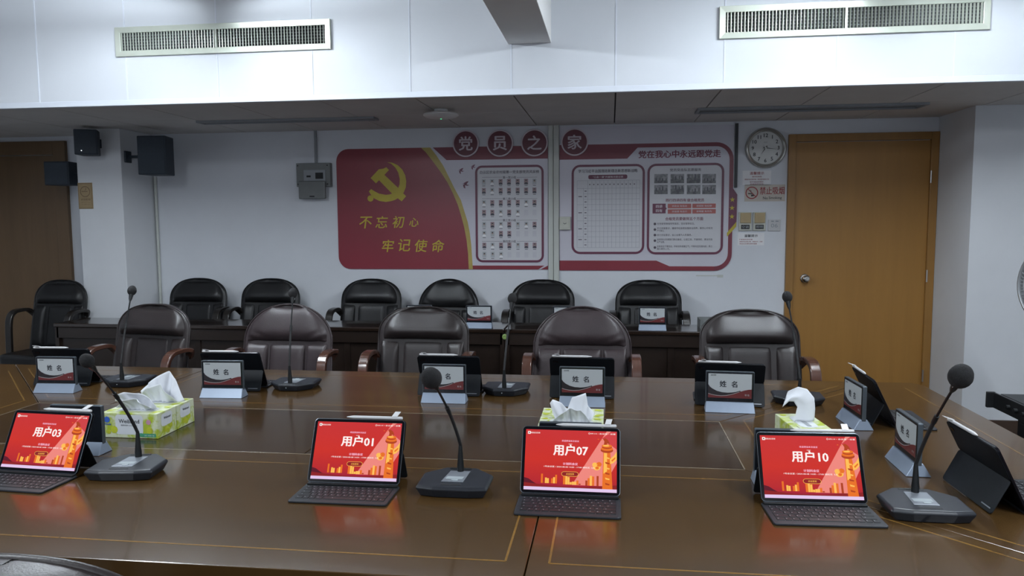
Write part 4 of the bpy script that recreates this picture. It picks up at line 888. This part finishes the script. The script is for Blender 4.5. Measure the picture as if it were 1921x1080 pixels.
for l in list(nt.links):
    if l.from_node.type == 'TEX_COORD': sepn = l.to_node; src = l.from_node; nt.links.remove(l); nt.links.new(src.outputs['Generated'], sepn.inputs[0])
for l in list(nt.links):
    if l.from_node.type == 'SEPXYZ': to = l.to_socket; f = l.from_node; nt.links.remove(l); nt.links.new(f.outputs[2], to)

def make_tablet(label):
    t = thing('tablet_computer', label, 'tablet')
    b = MB(TS); b.prism(rrect(-TW/2, TW/2, 0, THt, 0.011, 5), -0.0068, 0.0); b.build('tablet_body', M['bezel'], t, bevel=0.001, seg=2)
    b = MB(TS); pts = rrect(-TW/2, TW/2, 0, THt, 0.011, 5); pi_ = rrect(-TW/2+0.0012, TW/2-0.0012, 0.0012, THt-0.0012, 0.010, 5); n = len(pts)
    b.add([(x, y, 0.0002) for x, y in pts]+[(x, y, 0.0004) for x, y in pi_], [(i, (i+1) % n, n+(i+1) % n, n+i) for i in range(n)]); b.build('edge_rim', M['npframe'], t)
    # cover: upper half stays on the tablet back, lower half folds out to the table
    hf = THt*0.50
    b = MB(TS); b.prism(rrect(-TW/2-0.001, TW/2+0.001, hf, THt+0.001, 0.011, 5), -0.0098, -0.0070); b.build('back_cover', M['cover'], t, bevel=0.0008, seg=1)
    p0 = TS @ Vector((0, hf, -0.0085)); foot = Vector((0, 0.086, 0.0016)); d_ = (p0-foot); L = d_.length; up = d_.normalized(); nn = Vector((0, up.z, -up.y))
    FT = Matrix(((1, up.x, nn.x, 0), (0, up.y, nn.y, foot.y), (0, up.z, nn.z, foot.z), (0, 0, 0, 1)))
    b = MB(FT); b.prism(rrect(-TW/2-0.001, TW/2+0.001, 0, L, 0.008, 4), -0.0016, 0.0016); fl = b.build('stand_flap', M['cover_lit'], t, bevel=0.0008, seg=1)
    b = MB(FT); b.prism([(-TW/2+0.012, 0.010), (-TW/2+0.055, 0.010), (-TW/2+0.055, 0.013), (-TW/2+0.012, 0.013)], 0.0016, 0.0020); b.build('embossed_mark', M['micpanel'], fl)
    b = MB(TS); b.prism(rrect(TW/2-0.034, TW/2-0.012, THt-0.022, THt-0.012, 0.004, 4), -0.0112, -0.0098); b.build('camera_lens', M['bezel'], t)
    # keyboard
    KD = 0.132
    b = MB(); b.prism(rrect(-TW/2-0.001, TW/2+0.001, -KD, 0.004, 0.008, 4), 0.0, 0.0052); kb = b.build('keyboard', M['kb'], t, bevel=0.0015, seg=2)
    b = MB(); b.bx(-TW/2+0.004, TW/2-0.004, -0.012, 0.003, 0.0052, 0.0105); b.build('hinge_bar', M['black'], t, bevel=0.001, seg=1)
    x0, x1, y1 = -TW/2+0.010, TW/2-0.010, -0.020; kw, kh, gp = x1-x0, 0.0172, 0.0026
    rowsK = [[1]*13 + [1.35], [1.35]+[1]*12+[1], [1.6]+[1]*11+[1.7], [2.0]+[1]*10+[2.1], [1.2, 1, 1, 1.2, 5.6, 1.1, 1, 1, 1]]
    # top row flatter
    y = y1; meshes = {}
    for ri, r in enumerate(rowsK):
        tot = sum(r); x = x0; hh = kh if ri else 0.0125
        for wd in r:
            kk = wd/tot*kw; key = (round(kk, 4), round(hh, 4))
            if key not in meshes:
                b = MB(); a, c_ = kk/2-gp/2, hh/2
                b.add([(-a, -c_, 0), (a, -c_, 0), (a, c_, 0), (-a, c_, 0), (-a+0.0008, -c_+0.0008, 0.0016), (a-0.0008, -c_+0.0008, 0.0016), (a-0.0008, c_-0.0008, 0.0016), (-a+0.0008, c_-0.0008, 0.0016)],
                      [(4, 5, 6, 7), (0, 1, 5, 4), (1, 2, 6, 5), (2, 3, 7, 6), (3, 0, 4, 7)])
                lw = min(0.0028, a*0.4); b.rect(-a*0.5-lw/2, -a*0.5+lw/2, c_*0.05, c_*0.05+0.0020, 0.00165, 1)
                o = b.build('key', [M['key'], M['keytop']], kb); meshes[key] = o
            else: o = meshes[key].copy(); C.objects.link(o)
            o.location = (x+kk/2, y-hh/2, 0.0052); x += kk
        y -= hh+gp
    scr = picture().build('screen', SM, t)
    return t
def user_text(t, s):
    b = MB(TS); q = sxy(0.50, 0.335); b.text(s, q[0], q[1], h=0.0285, w=0.091, z=0.0022, bold=0.03); b.build('screen_lettering', SM[6], t)
def make_stylus(label):
    t = thing('stylus', label, 'stylus')
    T = Matrix.Rotation(PI/2, 4, 'Y')
    b = MB(T); b.lathe([(0.0, -0.082), (0.0042, -0.080), (0.0046, -0.076), (0.0046, 0.062), (0.0040, 0.066)][::-1], n=14); b.build('barrel', M['white'], t, smooth=40)
    b = MB(T @ Matrix.Translation((0, 0, 0))); b.lathe([(0.0040, 0.066), (0.0014, 0.080), (0.0, 0.082)], n=14); b.build('tip', M['white'], t, smooth=50)
    b = MB(); b.add([(-0.050, 0.002, 0.0050), (-0.050, -0.004, 0.0050), (-0.054, 0.022, 0.0115), (-0.054, 0.022, 0.0130), (-0.066, 0.002, 0.0050), (-0.066, -0.004, 0.0050), (-0.070, 0.022, 0.0115), (-0.070, 0.022, 0.0130)],
                    [(1, 3, 7, 5), (0, 4, 6, 2), (1, 0, 2, 3), (4, 5, 7, 6), (2, 6, 7, 3)]); b.build('paper_tag', M['white'], t)
    return t
tab0 = make_tablet(''); sty0 = make_stylus('')
# the barrel is modelled with its blunt end at -x; on the tablet it points to the user's left
tablets = [  # x, y of hinge centre, rotation, screen text, labels
 (-1.640, 1.932, -3, '用户03', 'open red-screened tablet at the near edge, beside the yellow-green tissue box pair', 'white stylus on the red-screened tablet beside the tissue box pair'),
 (-0.697, 1.943, 0.5, '用户01', 'open red-screened tablet at the near edge, standing alone between two microphones', 'white stylus on the red-screened tablet between two microphones'),
 (-0.102, 1.926, 0, '用户07', 'open red-screened tablet directly in front of the folded-tissue box', 'white stylus on the red-screened tablet before the folded-tissue box'),
 (0.516, 1.940, 2.5, '用户10', 'open red-screened tablet beside the largest microphone, before the curled tissue', 'white stylus on the red-screened tablet beside the largest microphone'),
 (-2.440, 3.125, 184, None, 'tablet seen from behind on the far side, closest to the dark door', 'white stylus on the far-side tablet closest to the dark door'),
 (-1.625, 3.105, 183, None, 'tablet seen from behind below the plum chair, beside a sloping name plate', 'white stylus on the far-side tablet below the golden slogan'),
 (-0.665, 3.114, 180, None, 'tablet seen from behind whose name plate is half covered by a microphone', 'white stylus on the tablet behind the half covered name plate'),
 (-0.112, 3.130, 179.5, None, 'tablet seen from behind, in line with the two tissue boxes', 'white stylus on the far-side tablet in line with the tissue boxes'),
 (0.470, 3.060, 176, None, 'tablet seen from behind at the far row end nearest the wooden door', 'white stylus on the far-side tablet nearest the wooden door'),
 (0.990, 2.835, 88, None, 'tablet turned sideways at the table end, the farther of that pair', 'white stylus on the farther sideways tablet'),
 (1.012, 2.062, 91, None, 'tablet turned sideways at the table end, the nearer of that pair', 'white stylus on the nearer sideways tablet'),
]
index_kids()
pen_pos = TS @ Vector((0, THt+0.0065, -0.004))
for i, (x, y, r, s_, lb, lb2) in enumerate(tablets):
    rz = math.radians(r)
    t = tab0 if i == 0 else copy_tree(tab0, label=lb)
    t['label'] = lb; t.location = (x, y, TZ+0.0006); t.rotation_euler[2] = rz; t['group'] = 'tablets with keyboard covers on the table'
    p = sty0 if i == 0 else copy_tree(sty0, label=lb2)
    # blunt end towards the user's right: rotate 180 then the tag points back
    off = Matrix.Rotation(rz, 4, 'Z') @ Vector((0.040, pen_pos.y, pen_pos.z))
    p['label'] = lb2; p['group'] = 'white styluses lying on the tablets'; p.location = (x+off.x, y+off.y, TZ+0.0006+off.z); p.rotation_euler = (0, 0, rz); p.scale = (-1, 1, 1)
    if s_: user_text(t, s_)

# ---------------------------------------------------------------- electronic name plates (local: face at -Y)
def make_plate():
    t = thing('name_plate', '', 'name plate'); w_ = 0.091
    b = MB(); zb, zt = 0.0, 0.037
    v = [(-w_, -0.034, zb), (w_, -0.034, zb), (w_, 0.034, zb), (-w_, 0.034, zb), (-w_+0.004, -0.012, zt), (w_-0.004, -0.012, zt), (w_-0.004, 0.012, zt), (-w_+0.004, 0.012, zt)]
    b.add(v, [(3, 2, 1, 0), (0, 1, 5, 4), (1, 2, 6, 5), (2, 3, 7, 6), (3, 0, 4, 7), (4, 5, 6, 7)]); b.build('stand', M['alu'], t, bevel=0.002, seg=2)
    T = Matrix(((1, 0, 0, 0), (0, 0, -1, 0), (0, 1, 0, 0), (0, 0, 0, 1)))
    b = MB(T); b.prism(rrect(-0.089, 0.089, 0.030, 0.153, 0.004, 3), -0.0075, 0.0065); b.build('rim', M['npframe'], t, bevel=0.001, seg=1)
    b = MB(T); b.prism(rrect(-0.0865, 0.0865, 0.034, 0.1505, 0.003, 3), 0.0065, 0.0072); b.build('bezel', M['npbezel'], t)
    b = MB(T); b.prism(rrect(-0.0865, 0.0865, 0.034, 0.1505, 0.003, 3), -0.0082, -0.0075); b.build('rear_glass', M['npbezel'], t)
    x0, x1, y0, y1 = -0.0795, 0.0795, 0.0515, 0.1445
    q = lambda x, y: (x0+(x1-x0)*x, y1-(y1-y0)*y)
    b = MB(T); z = 0.0074
    def P(pts, m, zz): b.poly([q(*p) for p in pts][::-1], zz, m)
    P([(0, 0), (1, 0), (1, 1), (0, 1)], 0, z)
    c1 = [(0, .45), (.04, .55), (.1, .63), (.2, .715), (.32, .765), (.45, .78), (.55, .765), (.64, .735), (.74, .68)]
    c2 = [(0, .83), (.08, .87), (.18, .90), (.3, .912), (.42, .895), (.52, .855), (.62, .80), (.72, .735), (.82, .675), (.92, .635), (1, .62)]
    P(c1 + [(.8, 1), (0, 1)], 1, z+0.0002); P(c2 + [(1, 1), (0, 1)], 2, z+0.0004)
    for i in range(len(c2)-4): (xa_, ya_), (xb_, yb_) = c2[i], c2[i+1]; P([(xa_, ya_-0.009), (xb_, yb_-0.009), (xb_, yb_+0.009), (xa_, ya_+0.009)], 3, z+0.0006)
    b.build('display_picture', [M['np_white'], M['np_blk'], M['np_red'], M['np_line']], t)
    b = MB(T); c = q(.34, .42); b.text('姓', c[0], c[1], h=0.0235, z=z+0.0004, bold=0.03); b.build('name_lettering', M['ink'], t); b = MB(T); c = q(.60, .425); b.text('名', c[0], c[1], h=0.0235, z=z+0.0004, bold=0.03)
    b.build('name_lettering', M['ink'], t); b = MB(T); c = q(.115, .065); b.text('会议系统', c[0], c[1], h=0.0045, w=0.020, z=z+0.0004, bold=0.02); b.build('small_lettering', M['ink'], t)
    b = MB(T); c = q(.895, .86); b.text('职 位', c[0], c[1], h=0.0068, z=z+0.0008, bold=0.02); b.build('small_lettering', M['np_line'], t)
    return t
np0 = make_plate(); index_kids(); GN = 'electronic name plates'
plates = [
 (-2.370, 2.938, 0.75, 3, 'name plate reading 姓名 on the far side, nearest the dark door'),
 (-1.600, 2.925, 0.75, 3, 'name plate reading 姓名 right behind the rear tissue box pair'),
 (-0.660, 2.935, 0.75, 0, 'name plate reading 姓名 half covered by a microphone head'),
 (-0.107, 2.934, 0.75, 0, 'name plate reading 姓名 directly behind the tissue boxes of the middle'),
 (0.452, 2.902, 0.75, -3, 'name plate reading 姓名 in front of the chair nearest the wooden door'),
 (0.862, 2.765, 0.75, -87, 'name plate turned sideways at the table end, farther one'),
 (0.866, 2.290, 0.75, -91, 'name plate turned sideways beside the nearest microphone'),
 (-1.672, 2.150, 0.75, 180, 'name plate seen from behind, between a red-screened tablet and the tissue box pair'),
 (-0.110, 2.110, 0.75, 180, 'dark top edge of a name plate just before the folded-tissue box'),
 (0.485, 2.105, 0.75, 180, 'dark top edge of a name plate just before the curled-tissue box'),
 (-1.303, 5.035, 0.75, 0, 'name plate on the middle back desk, half hidden by a front chair'),
 (-0.884, 5.035, 0.75, 0, 'fully visible name plate on the middle back desk, below the member gallery'),
 (-0.292, 5.035, 0.75, 0, 'name plate on the back desk hidden up to its top by the plum chair'),
 (0.278, 5.035, 0.75, 0, 'name plate on the back desk in front of the last black chair'),
]
for i, (x, y, z, r, lb) in enumerate(plates):
    t = np0 if i == 0 else copy_tree(np0, label=lb)
    t['label'] = lb; t['group'] = GN; t.location = (x, y, z+0.0006); t.rotation_euler[2] = math.radians(r)

# ---------------------------------------------------------------- gooseneck microphones (local: user at -Y)
def make_mic(label, loc, r, head, ball=0.022, btn=True):
    rz = math.radians(r)
    t = thing('conference_microphone', label, 'microphone', (loc[0], loc[1], TZ+0.0006), rz, 'gooseneck microphones on the conference table')
    top = [(-0.097, -0.074), (-0.05, -0.083), (0.05, -0.083), (0.097, -0.074), (0.099, 0.028), (0.045, 0.083), (-0.045, 0.083), (-0.099, 0.028)]
    b = MB(); b.prism(top, 0.0, 0.024, inset=0.13)
    n = len(top); b.v = b.v[:2*n]; b.f = []; b.m = []
    b.v += [Vector((x*0.94, y*0.94+0.002, 0.031)) for x, y in top]
    tp = [v for v in b.v]
    b.f = [tuple(range(n))[::-1]] + [(i, (i+1) % n, n+(i+1) % n, n+i) for i in range(n)] + [(n+i, n+(i+1) % n, 2*n+(i+1) % n, 2*n+i) for i in range(n)] + [tuple(range(2*n, 3*n))]; b.m = [0]*len(b.f)
    b.build('base', M['micbase'], t, bevel=0.003, seg=2)
    b = MB(); b.prism([(-0.034, -0.040), (0.026, -0.040), (0.030, 0.048), (-0.026, 0.048)], 0.031, 0.0325); b.build('control_panel', M['micpanel'], t, bevel=0.0006, seg=1)
    b = MB(); b.prism([(-0.026, -0.020), (0.020, -0.020), (0.021, 0.000), (-0.025, 0.000)], 0.0325, 0.0330); b.build('display', M['lcd'], t)
    b = MB(); b.prism([(-0.008, -0.034), (0.010, -0.034), (0.010, -0.026), (-0.008, -0.026)], 0.0325, 0.0345); b.build('talk_button', M['lcd'], t, bevel=0.0005, seg=1)
    b = MB(); b.prism([(-0.030, -0.062), (0.024, -0.062), (0.024, -0.056), (-0.030, -0.056)], 0.0308, 0.0316); b.build('speaker_slot', M['blackm'], t)
    b = MB(); b.prism([(-0.032, 0.066), (0.030, 0.066), (0.028, 0.076), (-0.030, 0.076)], 0.020, 0.0325); b.build('rear_connector', M['black'], t, bevel=0.001, seg=1)
    if btn: b = MB(); b.lathe([(0.0025, 0), (0.0025, 0.002), (0, 0.002)], n=8, T=Matrix.Translation((0.008, 0.0775, 0.016)) @ Matrix.Rotation(-PI/2, 4, 'X')); b.build('status_light', M['lcd'], t)
    h = Matrix.Rotation(-rz, 4, 'Z') @ (Vector((head[0]-loc[0], head[1]-loc[1], 0))); h.z = head[2]-TZ
    a0 = Vector((0.002, 0.048, 0.030)); a1 = a0+Vector((0, 0.002, 0.075)); a3 = h; dr = (h-a1); a2 = a1+dr*0.30+Vector((0, 0, 0.035)); e1 = a1+dr*0.68+Vector((0, 0, 0.012))
    def bez(s): return a1*(1-s)**3+a2*3*s*(1-s)**2+e1*3*s*s*(1-s)+a3*s**3
    b = MB(); b.tube([a0, a0+Vector((0, 0, 0.018)), a0+Vector((0, 0.0005, 0.040)), a1], [0.0095, 0.0095, 0.0075, 0.0050], n=14); b.build('neck_socket', M['black'], t, smooth=40)
    P = [bez(i/26) for i in range(27)]
    b = MB(); b.tube(P[:12], 0.0046, n=10); b.build('flexible_sleeve', M['blackm'], t, smooth=40)
    b = MB(); b.tube(P[11:14], 0.0058, n=10); b.build('joint_ring', M['black'], t, smooth=40)
    dN = (P[26]-P[25]).normalized(); R_ = ball
    endp = P[26]-dN*(R_*1.1+0.030)
    Q = [p for p in P[13:] if (P[26]-p).length > R_*1.1+0.034] + [endp]
    b = MB(); b.tube(Q, 0.0031, n=8); b.build('thin_neck', M['black'], t, smooth=40)
    b = MB(); b.tube([endp, endp+dN*0.010, endp+dN*0.030, P[26]-dN*R_*0.75], [0.0040, 0.0070, 0.0095, 0.0115], n=14); b.build('head_collar', M['black'], t, smooth=40)
    b = MB(); 
    for s_ in (-1, 1): b.tube([endp+dN*0.018+Vector((s_*0.006, -0.006, 0)), endp+dN*0.026+Vector((s_*0.007, -0.007, 0))], 0.0012, n=5)
    b.build('collar_glints', M['lcd'], t)  # pale bars painted as glints on the collar
    rot = dN.to_track_quat('Z', 'Y').to_matrix().to_4x4(); N_ = 12
    prof = [(R_*math.sin(PI*i/N_)*(1.0 if i < 7 else 0.97), -R_*1.22*math.cos(PI*i/N_)) for i in range(N_+1)]; prof[0] = (0.0, prof[0][1]); prof[-1] = (0.0, prof[-1][1])
    b = MB(Matrix.Translation(P[26]) @ rot); b.lathe(prof, n=26); b.build('foam_windscreen', M['foam'], t, smooth=80)
    return t
make_mic('gooseneck microphone beside the first red-screened tablet, neck crossing the tissue boxes', (-1.385, 1.985), 8, (-1.352, 1.785, 1.118), 0.018)
make_mic('gooseneck microphone between the two middle red-screened tablets', (-0.412, 1.965), 0, (-0.434, 1.785, 1.092), 0.026)
make_mic('largest gooseneck microphone, beside the sideways tablets at the table end', (0.770, 1.935), 0, (0.781, 1.785, 1.122), 0.026)
make_mic('far-side gooseneck microphone in front of the pillar', (-2.155, 3.110), 184, (-2.185, 3.21, 1.165), 0.020)
make_mic('far-side gooseneck microphone in front of the creased plum chair', (-1.372, 3.120), 181, (-1.408, 3.21, 1.158), 0.020)
make_mic('far-side gooseneck microphone between two brown chairs, below the member gallery', (-0.434, 3.120), 180, (-0.418, 3.21, 1.142), 0.020)
make_mic('far-side gooseneck microphone before the wooden door frame', (0.742, 3.070), 175, (0.711, 3.16, 1.162), 0.020)

# ---------------------------------------------------------------- tissue boxes
def sheet(b, top, base, yb, folds, amp, lean, droop=0.0, m=0, nu=26, nv=12):
    """pulled-up tissue: top = outline (x, z) from left to right, rising out of the slot base = (x0, x1, z)"""
    def lerp(pts, s):
        k = s*(len(pts)-1); i = min(int(k), len(pts)-2); f = k-i; f = f*f*(3-2*f)
        return (pts[i][0]*(1-f)+pts[i+1][0]*f, pts[i][1]*(1-f)+pts[i+1][1]*f)
    def fn(i, j):
        tx_, tz = lerp(top, i); bx_ = base[0]+(base[1]-base[0])*i
        e = j**0.85; x = bx_+(tx_-bx_)*e; z = base[2]+(tz-base[2])*j
        y = yb+lean*j*j + amp*math.sin(folds*PI*i+0.8)*(0.35+0.65*j)+0.35*amp*math.sin(folds*2.7*i*PI+3*j)
        return (x, y, z)
    b.grid(fn, nu, nv, m)
def tissue_box(label, loc, rz, sheets, front=True, top_text=True, w_=0.204, d_=0.113, h_=0.085, grp='tissue boxes on the conference table'):
    t = thing('tissue_box', label, 'tissue box', (loc[0], loc[1], TZ+0.0006), math.radians(rz), grp)
    b = MB(); b.bx(-w_/2, w_/2, -d_/2, d_/2, 0, h_); b.build('carton', M['tbox'], t, bevel=0.001, seg=1)
    T = Matrix(((1, 0, 0, 0), (0, 0, -1, -d_/2), (0, 1, 0, 0), (0, 0, 0, 1)))
    b = MB(T); b.poly(rrect(-0.050, 0.050, 0.012, 0.080, 0.012, 4), 0.0005, 0)
    for p in ((-0.055, 0.028, 0.013), (0.073, 0.028, 0.012), (-0.075, 0.020, 0.008)): b.disc(p[0], p[1], p[2], 0.0009, 1, n=9)
    b.rect(0.045, 0.095, 0.005, 0.017, 0.0009, 2); b.disc(-0.080, 0.062, 0.011, 0.0009, 3, n=8); b.disc(0.070, 0.056, 0.009, 0.0009, 4, n=10); b.disc(0.042, 0.012, 0.007, 0.0012, 2, n=8)
    b.text('Weibrand', 0.0, 0.058, h=0.0135, w=0.074, m=5, z=0.0011, bold=0.005); b.text('植物纯净 Facial Tissue', 0.0, 0.044, h=0.005, w=0.060, m=5, z=0.0011); b.text('Vinda', -0.078, 0.047, h=0.008, w=0.024, m=3, z=0.0011, bold=0.01)
    b.text('2层 100抽 3盒', 0.072, 0.0105, h=0.005, w=0.036, m=0, z=0.0014)
    b.build('front_print', [M['tboxw'], M['tboxy'], M['tboxg'], M['tboxb'], M['tboxp'], M['ink']], t)
    T = Matrix(((0, 0, 1, w_/2), (1, 0, 0, 0), (0, 1, 0, 0), (0, 0, 0, 1)))
    b = MB(T); b.poly(rrect(-0.035, 0.030, 0.035, 0.078, 0.010, 4), 0.0005, 0); b.text('Weibrand', 0.0, 0.062, h=0.008, w=0.040, m=2, z=0.0010, bold=0.005)
    for p in ((-0.010, 0.022, 0.012), (0.022, 0.028, 0.009), (0.005, 0.015, 0.010)): b.disc(p[0], p[1], p[2], 0.0009, 1, n=8)
    b.build('side_print', [M['tboxw'], M['tboxy'], M['ink']], t)
    b = MB(); b.poly(rrect(-0.070, 0.070, -0.028, 0.028, 0.026, 6), h_+0.0006, 0); 
    for p in ((-0.085, 0.030), (0.083, -0.035), (0.080, 0.038), (-0.088, -0.03)): b.disc(p[0], p[1], 0.010, h_+0.0009, 1, n=8)
    b.text('Weibrand', -0.070, 0.040, h=0.006, w=0.034, m=2, z=h_+0.0010); b.build('top_print', [M['tboxw'], M['tboxy'], M['ink']], t)
    b = MB(); b.poly(rrect(-0.058, 0.058, -0.007, 0.007, 0.006, 4), h_+0.0012); b.build('slot', M['grey2'], t)
    if sheets:
        b = MB()
        for s_ in sheets: sheet(b, **s_)
        b.build('tissue_sheet', M['tissue'], t, smooth=80, solid=0.0008)
    return t
H_ = 0.086
tissue_box('yellow-green tissue box with drooping tissue, front one of the touching pair', (-1.610, 2.370), 0.5,
   [dict(top=[(-0.078, H_+0.030), (-0.070, H_+0.052), (-0.035, H_+0.064), (0.015, H_+0.060), (0.055, H_+0.035), (0.085, H_+0.006)], base=(-0.045, 0.050, H_), yb=0.0, folds=3, amp=0.010, lean=-0.020),
    dict(top=[(-0.060, H_+0.012), (-0.030, H_+0.040), (0.02, H_+0.045), (0.072, H_+0.015)], base=(-0.040, 0.045, H_), yb=-0.012, folds=4, amp=0.008, lean=-0.030)])
tissue_box('yellow-green tissue box touching behind the drooping one, tissue standing in a tall peak', (-1.611, 2.486), 0.5,
   [dict(top=[(-0.080, H_+0.030), (-0.045, H_+0.060), (0.0, H_+0.090), (0.032, H_+0.106), (0.060, H_+0.078), (0.105, H_+0.004)], base=(-0.055, 0.060, H_), yb=0.0, folds=3.3, amp=0.012, lean=0.010),
    dict(top=[(-0.070, H_+0.010), (-0.02, H_+0.055), (0.03, H_+0.07), (0.095, H_+0.004)], base=(-0.045, 0.055, H_), yb=-0.012, folds=4, amp=0.010, lean=-0.020)])
tissue_box('tissue box in the middle of the table with large folded tissue', (-0.121, 2.368), 0.5,
   [dict(top=[(-0.070, H_+0.050), (-0.062, H_+0.062), (-0.030, H_+0.052), (-0.012, H_+0.038), (0.002, H_+0.075), (0.045, H_+0.088), (0.052, H_+0.045), (0.075, H_+0.022)], base=(-0.050, 0.060, H_), yb=0.010, folds=2.6, amp=0.012, lean=0.012),
    dict(top=[(-0.060, H_+0.005), (-0.020, H_+0.040), (0.0, H_+0.050), (0.030, H_+0.045), (0.065, H_+0.004)], base=(-0.050, 0.055, H_), yb=-0.010, folds=5, amp=0.008, lean=-0.020)])
tissue_box('plain closed tissue box behind the folded-tissue box in the middle of the table', (-0.121, 2.484), 0.5, [])
tissue_box('single tissue box lying lengthwise near the wooden door side, one curled tissue', (0.610, 2.445), 96,
   [])
t = bpy.data.objects['tissue_box.004']
b = MB(Matrix.Rotation(math.radians(-96), 4, 'Z'))
def curl(i, j):
    # a strip rising from the slot, bending over towards the far row and the dark door side
    s = j; pts = [(0.000, 0.0, H_), (0.006, 0.004, H_+0.030), (0.008, 0.008, H_+0.058), (-0.008, 0.010, H_+0.080), (-0.030, 0.010, H_+0.084), (-0.056, 0.008, H_+0.068)]
    k = s*(len(pts)-1); a = min(int(k), len(pts)-2); f = k-a; p = Vector(pts[a])*(1-f)+Vector(pts[a+1])*f
    wd = 0.033*(1-0.25*s); q_ = (i-0.5)*2; ph = s*1.15
    return (p.x+q_*wd*math.cos(ph), p.y+q_*wd*0.25+0.005*math.sin(5*i+4*j), p.z+q_*wd*math.sin(ph)+0.002*math.sin(8*i))
b.grid(curl, 14, 20); b.build('tissue_sheet', M['tissue'], t, smooth=80, solid=0.001)

# ---------------------------------------------------------------- rack amplifier on its stand, pedestal fan
t = thing('equipment_stand', 'black equipment stand on the floor past the table end', 'stand', (1.86, 2.90, 0))
b = MB(); b.bx(-0.27, 0.24, -0.36, 0.24, 0.08, 0.715); b.build('cabinet', M['rack'], t, bevel=0.004)
for sx in (-0.22, 0.19):
    for sy_ in (-0.30, 0.18): b = MB(); b.lathe([(0, 0), (0.022, 0.0), (0.025, 0.03), (0.02, 0.055), (0.012, 0.08), (0, 0.08)], n=14, T=Matrix.Translation((sx, sy_, 0))); b.build('caster', M['black'], t, smooth=40)
b = MB(); b.bx(-0.274, -0.270, -0.34, 0.22, 0.12, 0.68); b.build('door_panel', M['rack'], t, bevel=0.002)
t = thing('rack_amplifier', 'black rack amplifier with mounting ears lying on the black stand', 'amplifier', (1.82, 2.98, 0.716))
b = MB(); b.bx(-0.27, 0.26, -0.215, 0.215, 0.004, 0.060); b.build('chassis', M['rack'], t, bevel=0.002)
b = MB(); b.bx(-0.290, -0.282, -0.241, 0.241, 0, 0.062); b.build('front_panel', M['rack'], t, bevel=0.001)
for s_ in (-1, 1):
    b = MB(); b.bx(-0.315, -0.282, s_*0.232-0.007, s_*0.232+0.007, 0.0, 0.064); b.build('rack_ear', M['rack'], t, bevel=0.003)
b = MB()
for k in range(6): b.lathe([(0.009, 0), (0.009, 0.012), (0, 0.013)], n=12, T=Matrix.Translation((-0.290, -0.17+0.055*k, 0.032)) @ Matrix.Rotation(-PI/2, 4, 'Y'))
b.build('knobs', M['black'], t, smooth=40)
b = MB(); b.bx(-0.282, -0.27, -0.21, 0.21, 0.006, 0.058); b.build('panel_neck', M['rack'], t)

t = thing('pedestal_fan', 'grey pedestal fan with wire cage at the room edge by the white wall', 'fan', (2.005, 3.62, 0), math.radians(-60))
b = MB(); b.lathe([(0.0, 0.0), (0.20, 0.0), (0.20, 0.015), (0.16, 0.030), (0.03, 0.045), (0.018, 0.10)][0:], n=36); b.build('foot', M['cage'], t, smooth=40)
b = MB(); b.tube([(0, 0.06, 0.03), (0, 0.06, 1.10)], 0.014, n=12); b.build('pole', M['cage'], t, smooth=40)
b = MB(Matrix.Translation((0, 0.03, 1.17)) @ Matrix.Rotation(-PI/2, 4, 'X')); b.lathe([(0.0, 0.0), (0.05, 0.0), (0.062, 0.03), (0.055, 0.10), (0.03, 0.13), (0, 0.135)], n=24); b.build('motor_housing', M['cage'], t, smooth=40)
b = MB(Matrix.Translation((0, 0, 1.17)) @ Matrix.Rotation(PI/2, 4, 'X')); b.tube([(0.212*math.cos(2*PI*i/48), 0.212*math.sin(2*PI*i/48), -0.01) for i in range(49)], 0.010, n=8, flat=(1, 1.8)); b.build('cage_rim', M['cage'], t, smooth=50)
b = MB(Matrix.Translation((0, 0, 1.17)) @ Matrix.Rotation(PI/2, 4, 'X'))
for k in range(72):
    a = 2*PI*k/72
    for sg, dep in ((1, 0.055), (-1, 0.05)):
        P_ = [(0.035, dep*1.0), (0.12, dep*0.92), (0.185, dep*0.6), (0.21, 0.0)]
        b.tube([(r_*math.cos(a), r_*math.sin(a), -0.01+sg*z_) for r_, z_ in P_], 0.0013, n=4)
g_ = b.build('cage_wires', M['mesh_l'], t); g_['kind'] = 'stuff'
b = MB(Matrix.Translation((0, 0, 1.17)) @ Matrix.Rotation(PI/2, 4, 'X')); b.lathe([(0.0, 0.050), (0.032, 0.048), (0.036, 0.042), (0.0, 0.040)], n=20); b.build('cage_badge', M['cage'], t, smooth=40)
for k in range(5):
    b = MB(Matrix.Translation((0, 0, 1.17)) @ Matrix.Rotation(PI/2, 4, 'X') @ Matrix.Rotation(2*PI*k/5, 4, 'Z'))
    b.grid(lambda i, j: ((0.03+0.155*j)*math.cos((i-0.5)*(0.5+0.5*j)), (0.03+0.155*j)*math.sin((i-0.5)*(0.5+0.5*j)), -0.01+(i-0.5)*0.03), 6, 6)
    b.build('blade', M['grey2'], t, smooth=80, solid=0.002)
